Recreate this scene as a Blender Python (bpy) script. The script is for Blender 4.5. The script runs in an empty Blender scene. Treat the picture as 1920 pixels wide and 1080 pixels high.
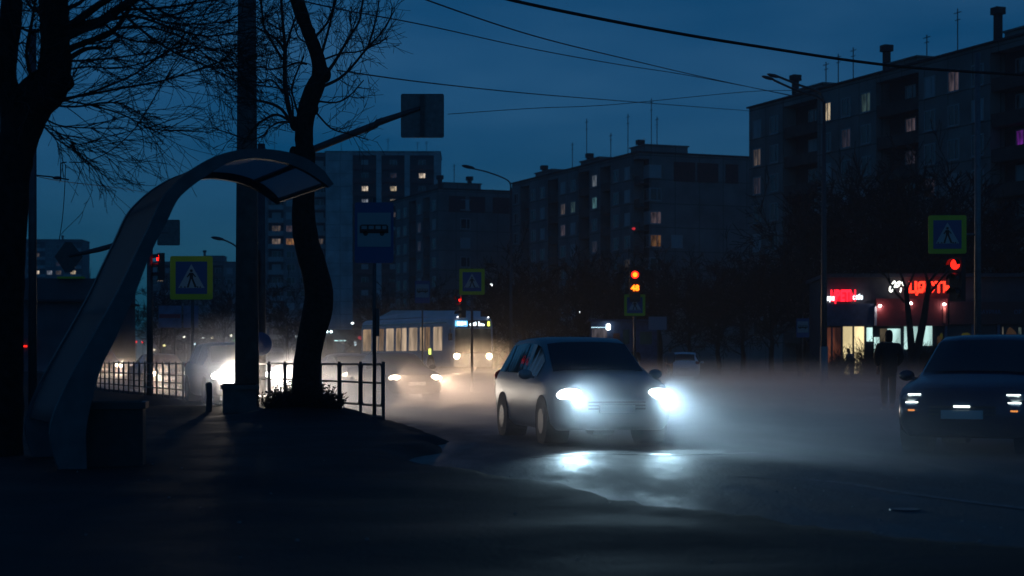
import bpy, bmesh, math, random
from mathutils import Vector, Matrix, Quaternion
from mathutils import noise as mnoise
R = math.radians
C = bpy.context.scene.collection
sc = bpy.context.scene
F = 3300.0          # focal length in photo pixels
H0 = 1.2            # eye height
U = Vector((-.37, .929, 0)).normalized()      # the street runs this way
V = Vector((U.y, -U.x, 0))                    # square to the street, to the right
def ss(a, b, x):
    t = max(0, min(1, (x-a)/(b-a))); return t*t*(3-2*t)
def gz(x, y):       # the road climbs gently where the bus is
    return .55*ss(64, 86, y)*ss(7, 1, x)*ss(-34, -22, x)
def at(px, py, Y):
    return Vector(((px-960)/F*Y, Y, H0-(py-675)/F*Y))
def gp(px, Y):
    x = (px-960)/F*Y; return Vector((x, Y, gz(x, Y)))
# ------------------------------------------------------------------ materials
MATS = {}
def mat(name, col, rough=.6, metal=0, emis=None, es=0, var=0, scale=3, bump=0, trans=0, ior=1.5, spec=.5):
    if name in MATS: return MATS[name]
    m = bpy.data.materials.new(name); m.use_nodes = True; MATS[name] = m
    nt = m.node_tree; b = nt.nodes['Principled BSDF']
    b.inputs['Base Color'].default_value = (*col, 1); b.inputs['Roughness'].default_value = rough
    b.inputs['Metallic'].default_value = metal; b.inputs['Specular IOR Level'].default_value = spec
    if trans: b.inputs['Transmission Weight'].default_value = trans
    if emis: b.inputs['Emission Color'].default_value = (*emis, 1); b.inputs['Emission Strength'].default_value = es
    if var or bump:
        tc = nt.nodes.new('ShaderNodeTexCoord'); n = nt.nodes.new('ShaderNodeTexNoise')
        n.inputs['Scale'].default_value = scale; n.inputs['Detail'].default_value = 6
        nt.links.new(tc.outputs['Object'], n.inputs['Vector'])
        if var:
            r = nt.nodes.new('ShaderNodeValToRGB'); r.color_ramp.elements[0].position = .3; r.color_ramp.elements[1].position = .7
            r.color_ramp.elements[0].color = (*[c*(1-var) for c in col], 1); r.color_ramp.elements[1].color = (*[min(1, c*(1+var)) for c in col], 1)
            nt.links.new(n.outputs['Fac'], r.inputs['Fac']); nt.links.new(r.outputs['Color'], b.inputs['Base Color'])
        if bump:
            bp = nt.nodes.new('ShaderNodeBump'); bp.inputs['Strength'].default_value = bump; bp.inputs['Distance'].default_value = .03
            nt.links.new(n.outputs['Fac'], bp.inputs['Height']); nt.links.new(bp.outputs['Normal'], b.inputs['Normal'])
    return m
def glow(name, col, s): return mat(name, (.02, .02, .02), .4, emis=col, es=s)
bark = mat('bark', (.02, .018, .017), .9, var=.5, scale=12, bump=.6, spec=.2)
twig = mat('twig_bark', (.03, .026, .024), .9)
farbark = mat('far_bark', (.014, .013, .013), .95)
concrete = mat('weathered_concrete', (.10, .098, .095), .85, var=.3, scale=4, bump=.2)
steel = mat('dark_painted_steel', (.06, .065, .07), .5, .3, var=.2, scale=9)
galv = mat('galvanised_steel', (.16, .17, .18), .55, .5, var=.2, scale=9)
black = mat('black_rubber', (.015, .015, .015), .8)
plastic = mat('black_plastic', (.02, .02, .022), .5)
glassd = mat('dark_car_glass', (.012, .016, .02), .06, spec=.8)
chrome = mat('rim_alloy', (.12, .12, .13), .45, .6)
yellow = mat('sign_yellow', (.55, .55, .015), .45, emis=(.35, .5, .02), es=.0)
sblue = mat('sign_blue', (.015, .075, .22), .45)
swhite = mat('sign_white', (.35, .4, .42), .45)
sblack = mat('sign_black', (.01, .01, .01), .6)
plate = mat('plate_white', (.6, .6, .58), .4)
red_lens = mat('red_lens', (.3, .01, .01), .25)
red_on = glow('red_lamp', (1, .012, .006), 3.2)
red_core = glow('red_signal_core', (1, .14, .006), 5)
red_dim = glow('red_tail_lamp', (1, .03, .03), 1.2)
warm_lens = glow('warm_headlamp', (1, .80, .58), 16)
cold_lens = glow('cold_headlamp', (.80, .94, 1), 20)
# ------------------------------------------------------------------ mesh builder
class MB:
    def __init__(s): s.v = []; s.f = []; s.m = []
    def add(s, vs, fs, mi=0):
        o = len(s.v); s.v += [tuple(v) for v in vs]; s.f += [tuple(i+o for i in f) for f in fs]; s.m += [mi]*len(fs)
    def box(s, c, d, mi=0, rot=0, M=None):
        x, y, z = d[0]/2, d[1]/2, d[2]/2
        vs = [Vector((a*x, b*y, e*z)) for e in (-1, 1) for a, b in ((-1, -1), (1, -1), (1, 1), (-1, 1))]
        Q = M or Matrix.Rotation(rot, 3, 'Z')
        s.add([Q@v+Vector(c) for v in vs], [(3, 2, 1, 0), (4, 5, 6, 7), (0, 1, 5, 4), (1, 2, 6, 5), (2, 3, 7, 6), (3, 0, 4, 7)], mi)
    def b2(s, x0, x1, y0, y1, z0, z1, mi=0): s.box(((x0+x1)/2, (y0+y1)/2, (z0+z1)/2), (x1-x0, y1-y0, z1-z0), mi)
    def tube(s, pts, rs, n=8, mi=0, cap=True):
        pts = [Vector(p) for p in pts]
        if not hasattr(rs, '__len__'): rs = [rs]*len(pts)
        ref = Vector((0, 0, 1)); t0 = (pts[1]-pts[0]).normalized()
        if abs(t0.z) > .9: ref = Vector((1, 0, 0))
        nn = t0.cross(ref).normalized(); vs = []
        for i, p in enumerate(pts):
            t = (pts[min(i+1, len(pts)-1)]-pts[max(i-1, 0)])
            if t.length < 1e-9: t = t0
            t.normalize(); nn = (nn-t*nn.dot(t))
            if nn.length < 1e-6: nn = t.orthogonal()
            nn.normalize(); bb = t.cross(nn)
            for k in range(n):
                a = 2*math.pi*k/n; vs.append(p+(nn*math.cos(a)+bb*math.sin(a))*rs[i])
        fs = []
        for i in range(len(pts)-1):
            for k in range(n):
                a = i*n+k; b = i*n+(k+1) % n; fs.append((a, b, b+n, a+n))
        if cap: fs.append(tuple(range(n-1, -1, -1))); fs.append(tuple(range((len(pts)-1)*n, len(pts)*n)))
        s.add(vs, fs, mi)
    def prism(s, poly, off, mi=0):
        n = len(poly); poly = [Vector(p) for p in poly]; off = Vector(off)
        s.add(poly+[p+off for p in poly], [tuple(range(n)), tuple(range(2*n-1, n-1, -1))]+[(i, i+n, (i+1) % n+n, (i+1) % n) for i in range(n)], mi)
    def ell(s, c, r, mi=0, nu=12, nv=8):
        vs = []; fs = []
        for j in range(nv+1):
            th = math.pi*j/nv
            for i in range(nu):
                ph = 2*math.pi*i/nu; vs.append((c[0]+r[0]*math.sin(th)*math.cos(ph), c[1]+r[1]*math.sin(th)*math.sin(ph), c[2]+r[2]*math.cos(th)))
        for j in range(nv):
            for i in range(nu):
                a = j*nu+i; b = j*nu+(i+1) % nu; fs.append((a, a+nu, b+nu, b))
        s.add(vs, fs, mi)
    def build(s, name, mats, parent=None, smooth=False, label=None):
        me = bpy.data.meshes.new(name); me.from_pydata(s.v, [], s.f)
        for m in (mats if isinstance(mats, (list, tuple)) else [mats]): me.materials.append(m)
        for p, mi in zip(me.polygons, s.m): p.material_index = mi; p.use_smooth = smooth
        me.update(); o = bpy.data.objects.new(name, me); C.objects.link(o)
        if parent: o.parent = parent
        if label: o['label'] = label
        return o
def tag(o, label=None, cat=None, group=None, kind=None):
    if label: o['label'] = label
    if cat: o['category'] = cat
    if group: o['group'] = group
    if kind: o['kind'] = kind
    return o
def empty(name, loc, rz=0, label=None, cat=None, group=None):
    o = bpy.data.objects.new(name, None); C.objects.link(o); o.location = loc; o.rotation_euler = (0, 0, rz)
    o.empty_display_size = .1
    return tag(o, label, cat, group)
def kids(o): return [c for c in bpy.data.objects if c.parent == o]
def copy_tree(o, parent=None):
    c = o.copy(); C.objects.link(c); c.parent = parent
    for ch in kids(o): copy_tree(ch, c)
    return c
def text_obj(name, s, size, m, parent, loc, rot, depth=.03, align='CENTER', bold=0):
    cu = bpy.data.curves.new(name, 'FONT'); cu.body = s; cu.size = size; cu.extrude = depth; cu.align_x = align; cu.offset = bold; cu.resolution_u = 2
    t = bpy.data.objects.new(name+'_tmp', cu); C.objects.link(t)
    bpy.context.view_layer.update()
    me = bpy.data.meshes.new_from_object(t.evaluated_get(bpy.context.evaluated_depsgraph_get()))
    bpy.data.objects.remove(t)
    me.materials.clear(); me.materials.append(m)
    o = bpy.data.objects.new(name, me); C.objects.link(o); o.parent = parent; o.location = loc; o.rotation_euler = rot
    return o
def spline(pts, k=4):
    pts = [Vector(p) for p in pts]; out = []
    for i in range(len(pts)-1):
        p0 = pts[max(i-1, 0)]; p1 = pts[i]; p2 = pts[i+1]; p3 = pts[min(i+2, len(pts)-1)]
        for j in range(k):
            t = j/k; out.append(.5*((2*p1)+(p2-p0)*t+(2*p0-5*p1+4*p2-p3)*t*t+(3*p1-p0-3*p2+p3)*t**3))
    out.append(pts[-1]); return out
def spot(name, parent, loc, aim, col, power, cone, blend=.5, size=.05):
    l = bpy.data.lights.new(name, 'SPOT'); l.energy = power; l.color = col; l.spot_size = R(cone); l.spot_blend = blend; l.shadow_soft_size = size
    o = bpy.data.objects.new(name, l); C.objects.link(o); o.parent = parent; o.location = loc
    o.rotation_euler = Vector(aim).to_track_quat('-Z', 'Y').to_euler(); return o
# ------------------------------------------------------------------ camera, sky, light
cam = bpy.data.cameras.new('camera'); co = bpy.data.objects.new('camera', cam); C.objects.link(co); sc.camera = co
co.location = (0, 0, H0); co.rotation_euler = (R(90), 0, 0)
cam.sensor_width = 36; cam.lens = F*36/1920; cam.shift_y = (675-540)/1920; cam.clip_end = 6000; cam.clip_start = .1
cam.dof.use_dof = True; cam.dof.focus_distance = 33; cam.dof.aperture_fstop = 2.2
w = bpy.data.worlds.new('World'); sc.world = w; w.use_nodes = True; nt = w.node_tree
bg = nt.nodes['Background']; sky = nt.nodes.new('ShaderNodeTexSky'); sky.sky_type = 'NISHITA'; sky.sun_disc = False
SUN_EL, SUN_ROT = R(11), R(165)
sky.sun_elevation = SUN_EL; sky.sun_rotation = SUN_ROT; sky.air_density = 1.5; sky.ozone_density = 6; sky.dust_density = .1
tc = nt.nodes.new('ShaderNodeTexCoord'); mp = nt.nodes.new('ShaderNodeMapping'); mp.inputs['Scale'].default_value = (1, 1, 4)
cn = nt.nodes.new('ShaderNodeTexNoise'); cn.inputs['Scale'].default_value = 4; cn.inputs['Detail'].default_value = 5
rp = nt.nodes.new('ShaderNodeValToRGB'); rp.color_ramp.elements[0].position = .32; rp.color_ramp.elements[1].position = .72
SKYTINT = (1, 1, 1)
SKY0 = (.008, .155, .31); SKY1 = (.08, .28, .45)
rp.color_ramp.elements[0].color = (*SKY0, 1); rp.color_ramp.elements[1].color = (*SKY1, 1)
mx = nt.nodes.new('ShaderNodeMix'); mx.data_type = 'RGBA'; mx.blend_type = 'MULTIPLY'; mx.inputs[0].default_value = 1
nt.links.new(tc.outputs['Generated'], mp.inputs['Vector']); nt.links.new(mp.outputs['Vector'], cn.inputs['Vector']); nt.links.new(cn.outputs['Fac'], rp.inputs['Fac'])
nt.links.new(sky.outputs['Color'], mx.inputs[6]); nt.links.new(rp.outputs['Color'], mx.inputs[7]); 
sz = nt.nodes.new('ShaderNodeSeparateXYZ'); nt.links.new(tc.outputs['Generated'], sz.inputs[0])
zr = nt.nodes.new('ShaderNodeMapRange'); zr.inputs['From Min'].default_value = .0; zr.inputs['From Max'].default_value = .24; nt.links.new(sz.outputs['Z'], zr.inputs['Value'])
zm = nt.nodes.new('ShaderNodeMix'); zm.data_type = 'RGBA'; zm.inputs[6].default_value = (.06, .64, 1.10, 1); zm.inputs[7].default_value = (2.6, 1.22, 1.02, 1); nt.links.new(zr.outputs['Result'], zm.inputs[0])
m3 = nt.nodes.new('ShaderNodeMix'); m3.data_type = 'RGBA'; m3.blend_type = 'MULTIPLY'; m3.inputs[0].default_value = 1; nt.links.new(mx.outputs[2], m3.inputs[6]); nt.links.new(zm.outputs[2], m3.inputs[7])
nt.links.new(m3.outputs[2], bg.inputs['Color'])
bg.inputs['Strength'].default_value = .1
sl = bpy.data.lights.new('sun', 'SUN'); sl.energy = .004; sl.angle = R(15); sl.color = (.5, .7, 1)
so = bpy.data.objects.new('sun', sl); C.objects.link(so); so.rotation_euler = (R(75), 0, R(-150))
vs_ = sc.view_settings; vs_.view_transform = 'Standard'; vs_.look = 'None'; vs_.gamma = 1; vs_.exposure = 0
sc.cycles.use_denoising = True; sc.cycles.sample_clamp_indirect = 3; sc.cycles.sample_clamp_direct = 0
sc.cycles.max_bounces = 5; sc.cycles.diffuse_bounces = 2; sc.cycles.glossy_bounces = 3; sc.cycles.volume_bounces = 1; sc.cycles.transmission_bounces = 4; sc.cycles.transparent_max_bounces = 8
# ------------------------------------------------------------------ ground
def groundmat(name, c0, c1, r0, r1, sc1, bump, stretch=(1, 1, 1), patch=.55, spec=.12):
    m = bpy.data.materials.new(name); m.use_nodes = True; n = m.node_tree; b = n.nodes['Principled BSDF']; b.inputs['Specular IOR Level'].default_value = spec
    tc = n.nodes.new('ShaderNodeTexCoord'); mp = n.nodes.new('ShaderNodeMapping'); mp.inputs['Scale'].default_value = stretch; mp.inputs['Rotation'].default_value = (0, 0, R(-21.7))
    n.links.new(tc.outputs['Object'], mp.inputs['Vector'])
    a = n.nodes.new('ShaderNodeTexNoise'); a.inputs['Scale'].default_value = sc1; a.inputs['Detail'].default_value = 8; a.inputs['Roughness'].default_value = .6
    f = n.nodes.new('ShaderNodeTexNoise'); f.inputs['Scale'].default_value = 22; f.inputs['Detail'].default_value = 4
    n.links.new(mp.outputs['Vector'], a.inputs['Vector']); n.links.new(tc.outputs['Object'], f.inputs['Vector'])
    cr = n.nodes.new('ShaderNodeValToRGB'); cr.color_ramp.elements[0].position = .35; cr.color_ramp.elements[1].position = .65
    cr.color_ramp.elements[0].color = (*c0, 1); cr.color_ramp.elements[1].color = (*c1, 1); n.links.new(a.outputs['Fac'], cr.inputs['Fac']); n.links.new(cr.outputs['Color'], b.inputs['Base Color'])
    rr = n.nodes.new('ShaderNodeMapRange'); rr.inputs['From Min'].default_value = .38; rr.inputs['From Max'].default_value = patch+.08; rr.inputs['To Min'].default_value = r0; rr.inputs['To Max'].default_value = r1
    n.links.new(a.outputs['Fac'], rr.inputs['Value']); n.links.new(rr.outputs['Result'], b.inputs['Roughness'])
    ad = n.nodes.new('ShaderNodeMath'); ad.operation = 'MULTIPLY_ADD'; ad.inputs[1].default_value = .35; n.links.new(f.outputs['Fac'], ad.inputs[0]); n.links.new(a.outputs['Fac'], ad.inputs[2])
    bp = n.nodes.new('ShaderNodeBump'); bp.inputs['Strength'].default_value = bump; bp.inputs['Distance'].default_value = .04
    n.links.new(ad.outputs[0], bp.inputs['Height']); n.links.new(bp.outputs['Normal'], b.inputs['Normal'])
    return m
asphalt = groundmat('damp_asphalt', (.035, .036, .038), (.065, .066, .07), .48, .76, .55, 1.0, (2.2, .55, 1), spec=.3)
dirt = groundmat('trodden_soil', (.018, .018, .018), (.034, .033, .031), .85, .95, 1.5, .9)
oldasph = groundmat('old_pavement', (.018, .018, .019), (.034, .033, .032), .7, .9, .8, .5)
def sheet(name, x0, x1, y0, y1, nx, ny, zf, m, label=None, gy=1.0):
    b = MB(); vs = []
    for j in range(ny+1):
        y = y0+(y1-y0)*(j/ny)**gy
        for i in range(nx+1):
            x = x0+(x1-x0)*i/nx; vs.append((x, y, zf(x, y)))
    b.add(vs, [(j*(nx+1)+i, j*(nx+1)+i+1, (j+1)*(nx+1)+i+1, (j+1)*(nx+1)+i) for j in range(ny) for i in range(nx)])
    o = b.build(name, m, smooth=True); tag(o, label, None, None, 'structure'); return o
sheet('ground', -1500, 1500, -300, 3500, 12, 12, lambda x, y: -.30, dirt, 'dark earth stretching to the horizon')
sheet('road', -110, 110, 2, 330, 110, 130, lambda x, y: gz(x, y)+.012*mnoise.noise(Vector((x*.5, y*.2, 0))), asphalt, 'damp dark asphalt of the wide crossing', 1.7)
def sdist(poly):
    P = [Vector((p[0], p[1])) for p in poly]
    def d(x, y):
        q = Vector((x, y)); ins = False; best = 1e9; n = len(P)
        for i in range(n):
            a = P[i]; b = P[(i+1) % n]
            if (a.y > y) != (b.y > y) and x < (b.x-a.x)*(y-a.y)/(b.y-a.y)+a.x: ins = not ins
            ab = b-a; t = max(0, min(1, (q-a).dot(ab)/ab.dot(ab))); best = min(best, (q-a-ab*t).length)
        return best if ins else -best
    return d
Fp = Vector((-2.3, 31.7, 0))
e1 = Fp+V*.55; e2 = e1+U*150
vpoly = [(-60, 3), (9, 3), (5.2, 8.8), (3.15, 10.8), (1.75, 12.7), (1.05, 14.1), (.2, 17.0), (-.9, 19.6), (-1.0, 22), (-.75, 25.3), (-1.3, 29), (e1.x, e1.y), (e2.x, e2.y), (-130, 170), (-90, 60)]
sdv = sdist(vpoly)
def verge_z(x, y):
    n = .35*mnoise.noise(Vector((x*.9, y*.5, 3)))+.12*mnoise.noise(Vector((x*3, y*2, 5)))
    d = sdv(x, y)+n*(1 if y < 28 else .25)
    z = gz(x, y)-.05+.17*ss(-.05, .5, d)
    z += .03*mnoise.noise(Vector((x*.6, y*.6, 1)))*ss(.2, 1.5, d)
    t = Vector((x+3.9, (y-33.3)*.55)).length     # soil heaped round the foot of the tree
    z += .30*math.exp(-(t/1.0)**2)
    return z
sheet('pavement', -30, 9, 3.2, 34, 150, 150, verge_z, oldasph, 'dark worn pavement of the near corner', 1.15)
def vz2(x, y): return verge_z(x, y)-.004
sheet('verge', -75, 0, 34, 170, 150, 110, vz2, dirt, 'soil strip behind the guard fence', 1.3)
rpoly = [(13.5, 47), (12.1, 54), (12.2, 74), (12.4, 92), (9, 100), (4.5, 112), (-40, 230), (120, 330), (150, 60), (60, 40), (24, 40)]
sdr = sdist(rpoly)
sheet('far_pavement', -45, 105, 42, 250, 170, 130, lambda x, y: -.05+.17*ss(-.05, .35, sdr(x, y)+.1*mnoise.noise(Vector((x, y, 0))))+(gz(x, y) if x < 7 else 0), oldasph, 'dark pavement in front of the shops', 1.4)
# pale line drawn for tyre track gloss, and tar joint on the road
def line_strip(name, pts, wd, m, lab):
    b = MB(); pts = [Vector(p) for p in pts]
    pts = spline(pts, 8); vs = []
    for i, p in enumerate(pts):
        t = (pts[min(i+1, len(pts)-1)]-pts[max(0, i-1)]).normalized(); n = Vector((-t.y, t.x, 0))*wd/2
        for q in (p-n, p+n): vs.append((q.x, q.y, gz(q.x, q.y)+.012*mnoise.noise(Vector((q.x*.5, q.y*.2, 0)))+.007))
    b.add(vs, [(2*i, 2*i+2, 2*i+3, 2*i+1) for i in range(len(pts)-1)]); o = b.build(name, m); tag(o, lab, None, None, 'structure')
gloss_m = mat('tyre_track_gloss', (.16, .17, .18), .7, var=.5, scale=9, spec=.2)  # sheen of tyre tracks put into the colour as a pale tone
tar = mat('tar_joint', (.015, .015, .016), .35, var=.3, scale=6)
def gpt(px, py): D = H0*F/(py-675); return ((px-960)/F*D, D, 0)
line_strip('track_gloss_strip', [gpt(1380, 893), gpt(1560, 903), gpt(1700, 925), gpt(1850, 946), gpt(1980, 962)], .11, gloss_m, 'pale tyre track gloss drawn as a line across the damp asphalt')
line_strip('road_joint', [gpt(1000, 856), gpt(1120, 851), gpt(1260, 853), gpt(1420, 849)], .10, tar, 'dark tar joint across the road in front of the white car')
mh = MB(); c = gpt(1697, 957); mh.tube([(c[0], c[1], -.03), (c[0], c[1], .012)], [.15, .12], 18); o = mh.build('pothole_patch', tar); tag(o, 'small dark tar patch on the empty asphalt', None, None, 'structure')
for k in range(2): pass
rs = random.Random(5)
lt = MB()
for k in range(46):
    y = rs.uniform(9.5, 20); x = rs.uniform(-.28, .30)*y
    z = max(verge_z(x, y), gz(x, y)); r = rs.uniform(.004, .010)
    lt.ell((x, y, z+r*.5), (r*rs.uniform(.8, 1.8), r, r*.6), 0, 5, 4)
o = lt.build('gravel', mat('pale_grit', (.3, .3, .28), .4)); tag(o, 'pale grit and small stones scattered on the near pavement', None, None, 'stuff')
# kerb along fence side
kb = MB(); p0 = e1+U*2.2
for k in range(60):
    a = p0+U*(k*1.0)+V*.02; z = gz(a.x, a.y); kb.box((a.x+U.x*.5, a.y+U.y*.5, z+.05), (.985, .14, .16), 0, math.atan2(U.y, U.x))
o = kb.build('kerb', concrete); tag(o, 'low concrete kerb along the guard fence', None, None, 'structure')
# ------------------------------------------------------------------ air
def volume_box(name, x0, x1, y0, y1, z0, z1, dens, col, anis, label):
    b = MB(); b.b2(x0, x1, y0, y1, z0, z1); m = bpy.data.materials.new(name+'_air'); m.use_nodes = True; n = m.node_tree
    n.nodes.remove(n.nodes['Principled BSDF']); v = n.nodes.new('ShaderNodeVolumePrincipled')
    v.inputs['Color'].default_value = (*col, 1); v.inputs['Density'].default_value = dens; v.inputs['Anisotropy'].default_value = anis
    n.links.new(v.outputs[0], n.nodes['Material Output'].inputs['Volume'])
    o = b.build(name, m); return tag(o, label, None, None, 'stuff')
HAZE_D, MIST_D = .0005, .012
volume_box('haze', -260, 260, -20, 760, -1.5, 62, HAZE_D, (.9, .93, 1), .3, 'thin evening haze over the whole crossing')
def mist_box(name, v1, v0, u0, u1, top, dens, anis, label, edge=3.0, col=(.95, .96, 1), pw=2.0):
    w_, l_ = v1-v0, u1-u0; b = MB(); b.b2(0, w_, 0, l_, -.5, top); m = bpy.data.materials.new(name+'_air'); m.use_nodes = True; n = m.node_tree
    n.nodes.remove(n.nodes['Principled BSDF']); v = n.nodes.new('ShaderNodeVolumePrincipled'); v.inputs['Color'].default_value = (*col, 1); v.inputs['Anisotropy'].default_value = anis
    tc = n.nodes.new('ShaderNodeTexCoord'); sp = n.nodes.new('ShaderNodeSeparateXYZ'); n.links.new(tc.outputs['Object'], sp.inputs[0])
    def M(op, a, b=None, c=None):
        q = n.nodes.new('ShaderNodeMath'); q.operation = op
        for i, t in enumerate((a, b, c)):
            if t is None: continue
            if isinstance(t, (int, float)): q.inputs[i].default_value = t
            else: n.links.new(t, q.inputs[i])
        return q.outputs[0]
    def MR(x, a, b, c, d):
        q = n.nodes.new('ShaderNodeMapRange'); q.interpolation_type = 'SMOOTHSTEP'; n.links.new(x, q.inputs['Value'])
        for k, t in zip(('From Min', 'From Max', 'To Min', 'To Max'), (a, b, c, d)): q.inputs[k].default_value = t
        return q.outputs[0]
    mp = n.nodes.new('ShaderNodeMapping'); mp.inputs['Scale'].default_value = (.30, .16, .7); n.links.new(tc.outputs['Object'], mp.inputs['Vector'])
    nz = n.nodes.new('ShaderNodeTexNoise'); nz.inputs['Scale'].default_value = 1; nz.inputs['Detail'].default_value = 2; n.links.new(mp.outputs['Vector'], nz.inputs['Vector'])
    hz = M('POWER', M('MAXIMUM', M('SUBTRACT', 1, M('DIVIDE', M('MAXIMUM', sp.outputs['Z'], 0), top)), 0), pw)
    ed = M('MULTIPLY', M('MULTIPLY', MR(sp.outputs['X'], 0, edge*.35, 0, 1), MR(sp.outputs['X'], w_-edge, w_, 1, 0)), M('MULTIPLY', MR(sp.outputs['Y'], 0, edge*1.6, 0, 1), MR(sp.outputs['Y'], l_-edge*2, l_, 1, 0)))
    d = M('MULTIPLY', M('MULTIPLY', hz, ed), M('MULTIPLY', MR(nz.outputs['Fac'], .32, .68, .35, 1.6), dens))
    n.links.new(d, v.inputs['Density']); n.links.new(v.outputs[0], n.nodes['Material Output'].inputs['Volume'])
    m.cycles.volume_step_rate = .35
    o = b.build(name, m); tag(o, label, None, None, 'stuff')
    p = Vector((-2.3, 31.75, 0))+V*v0+U*u0; o.location = (p.x, p.y, 0); o.rotation_euler = (0, 0, math.atan2(V.y, V.x))
mist_box('road_mist', 34, .25, -17, 62, 1.35, .092, .55, 'low bluish mist lying on the open road, lit by white headlamps', 2.5, pw=2.2)
mist_box('exhaust_mist', 6.0, .3, 1.5, 70, 2.9, .034, .72, 'taller brown exhaust mist over the queue of cars behind the fence', 1.6, pw=2.4)
def puff(name, c, r, dens, label, anis=.5):
    b = MB(); b.ell((0, 0, 0), r, 0, 20, 12); m = bpy.data.materials.new(name+'_air'); m.use_nodes = True; n = m.node_tree
    n.nodes.remove(n.nodes['Principled BSDF']); v = n.nodes.new('ShaderNodeVolumePrincipled'); v.inputs['Color'].default_value = (.97, .97, 1, 1); v.inputs['Anisotropy'].default_value = anis
    tc = n.nodes.new('ShaderNodeTexCoord'); mp = n.nodes.new('ShaderNodeMapping'); mp.inputs['Scale'].default_value = (1/r[0], 1/r[1], 1/r[2]); n.links.new(tc.outputs['Object'], mp.inputs['Vector'])
    ln = n.nodes.new('ShaderNodeVectorMath'); ln.operation = 'LENGTH'; n.links.new(mp.outputs['Vector'], ln.inputs[0])
    q = n.nodes.new('ShaderNodeMapRange'); q.interpolation_type = 'SMOOTHSTEP'; q.inputs['From Min'].default_value = .1; q.inputs['From Max'].default_value = .98; q.inputs['To Min'].default_value = dens; q.inputs['To Max'].default_value = 0
    n.links.new(ln.outputs['Value'], q.inputs['Value']); n.links.new(q.outputs[0], v.inputs['Density']); n.links.new(v.outputs[0], n.nodes['Material Output'].inputs['Volume']); m.cycles.volume_step_rate = .7
    o = b.build(name, m, None, True); o.location = c; return tag(o, label, None, None, 'stuff')
puff('headlamp_mist', (1.2, 24.2, .42), (2.6, 2.1, .86), .11, 'dense mist churning in front of the silver hatchback')
bs_ = at(890, 690, 88); puff('bus_halo_puff', (bs_.x, 87.5, 1.2), (3.2, 4.0, 1.4), .05, 'added mist puff giving the city bus headlamps a warm halo')  # extra mist added to carry the warm glow of the bus headlamps
gl_ = at(425, 690, 42.4); puff('glare_halo_puff', (gl_.x, gl_.y, .9), (2.3, 2.0, 1.6), .34, 'added mist puff spreading a blazing halo in front of the dazzling car')  # extra mist added to form the halo round the dazzling headlamps
gs_ = at(655, 700, 48); puff('fence_mist', (gs_.x, 45, .45), (3.6, 8, 1.15), .13, 'warm mist glowing behind the near guard fence')
# ------------------------------------------------------------------ cars
CAR = {
 'hatch': dict(st=[(-2.15,.74,.36,.72,.78,.66),(-2.1,.82,.26,.93,1.02,.64),(-1.98,.85,.22,.97,1.26,.61),(-1.78,.87,.2,.98,1.46,.6),(-1.45,.88,.2,.97,1.53,.62),(-.5,.89,.19,.95,1.56,.64),(.15,.89,.19,.94,1.545,.64),(.45,.89,.19,.93,1.49,.63),(1.25,.88,.2,.93,1.02,.74),(1.45,.88,.2,.9,.985,.76),(1.85,.87,.2,.83,.89,.72),(2.05,.83,.22,.74,.80,.66),(2.14,.76,.26,.66,.71,.6),(2.18,.66,.34,.58,.62,.52)],
   ws=(.5, 1.2), rw=(-2.06, -1.8), sg=[(-1.85, -1.25), (-1.17, -.25), (-.17, .82)], wx=(-1.3, 1.32), hl=(2.0, .64, .70), tl=(-2.06, .72, .95), gr=(2.15, .55)),
 'sedan': dict(st=[(-2.25,.74,.36,.72,.78,.66),(-2.2,.8,.28,.9,.96,.66),(-2.05,.84,.24,.95,1.03,.68),(-1.5,.86,.2,.96,1.06,.70),(-1.05,.87,.2,.95,1.28,.63),(-.7,.87,.2,.95,1.41,.6),(-.1,.87,.19,.94,1.45,.61),(.35,.87,.19,.93,1.42,.61),(.6,.87,.19,.92,1.34,.61),(1.2,.86,.2,.9,.98,.72),(1.5,.86,.2,.87,.94,.74),(1.95,.85,.2,.79,.85,.7),(2.15,.81,.22,.71,.76,.64),(2.24,.74,.26,.63,.68,.58),(2.28,.64,.34,.55,.59,.5)],
   ws=(.63, 1.15), rw=(-1.45, -.8), sg=[(-1.1, -.3), (-.22, .85)], wx=(-1.4, 1.4), hl=(2.1, .62, .67), tl=(-2.17, .68, .85), gr=(2.25, .52)),
}
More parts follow.
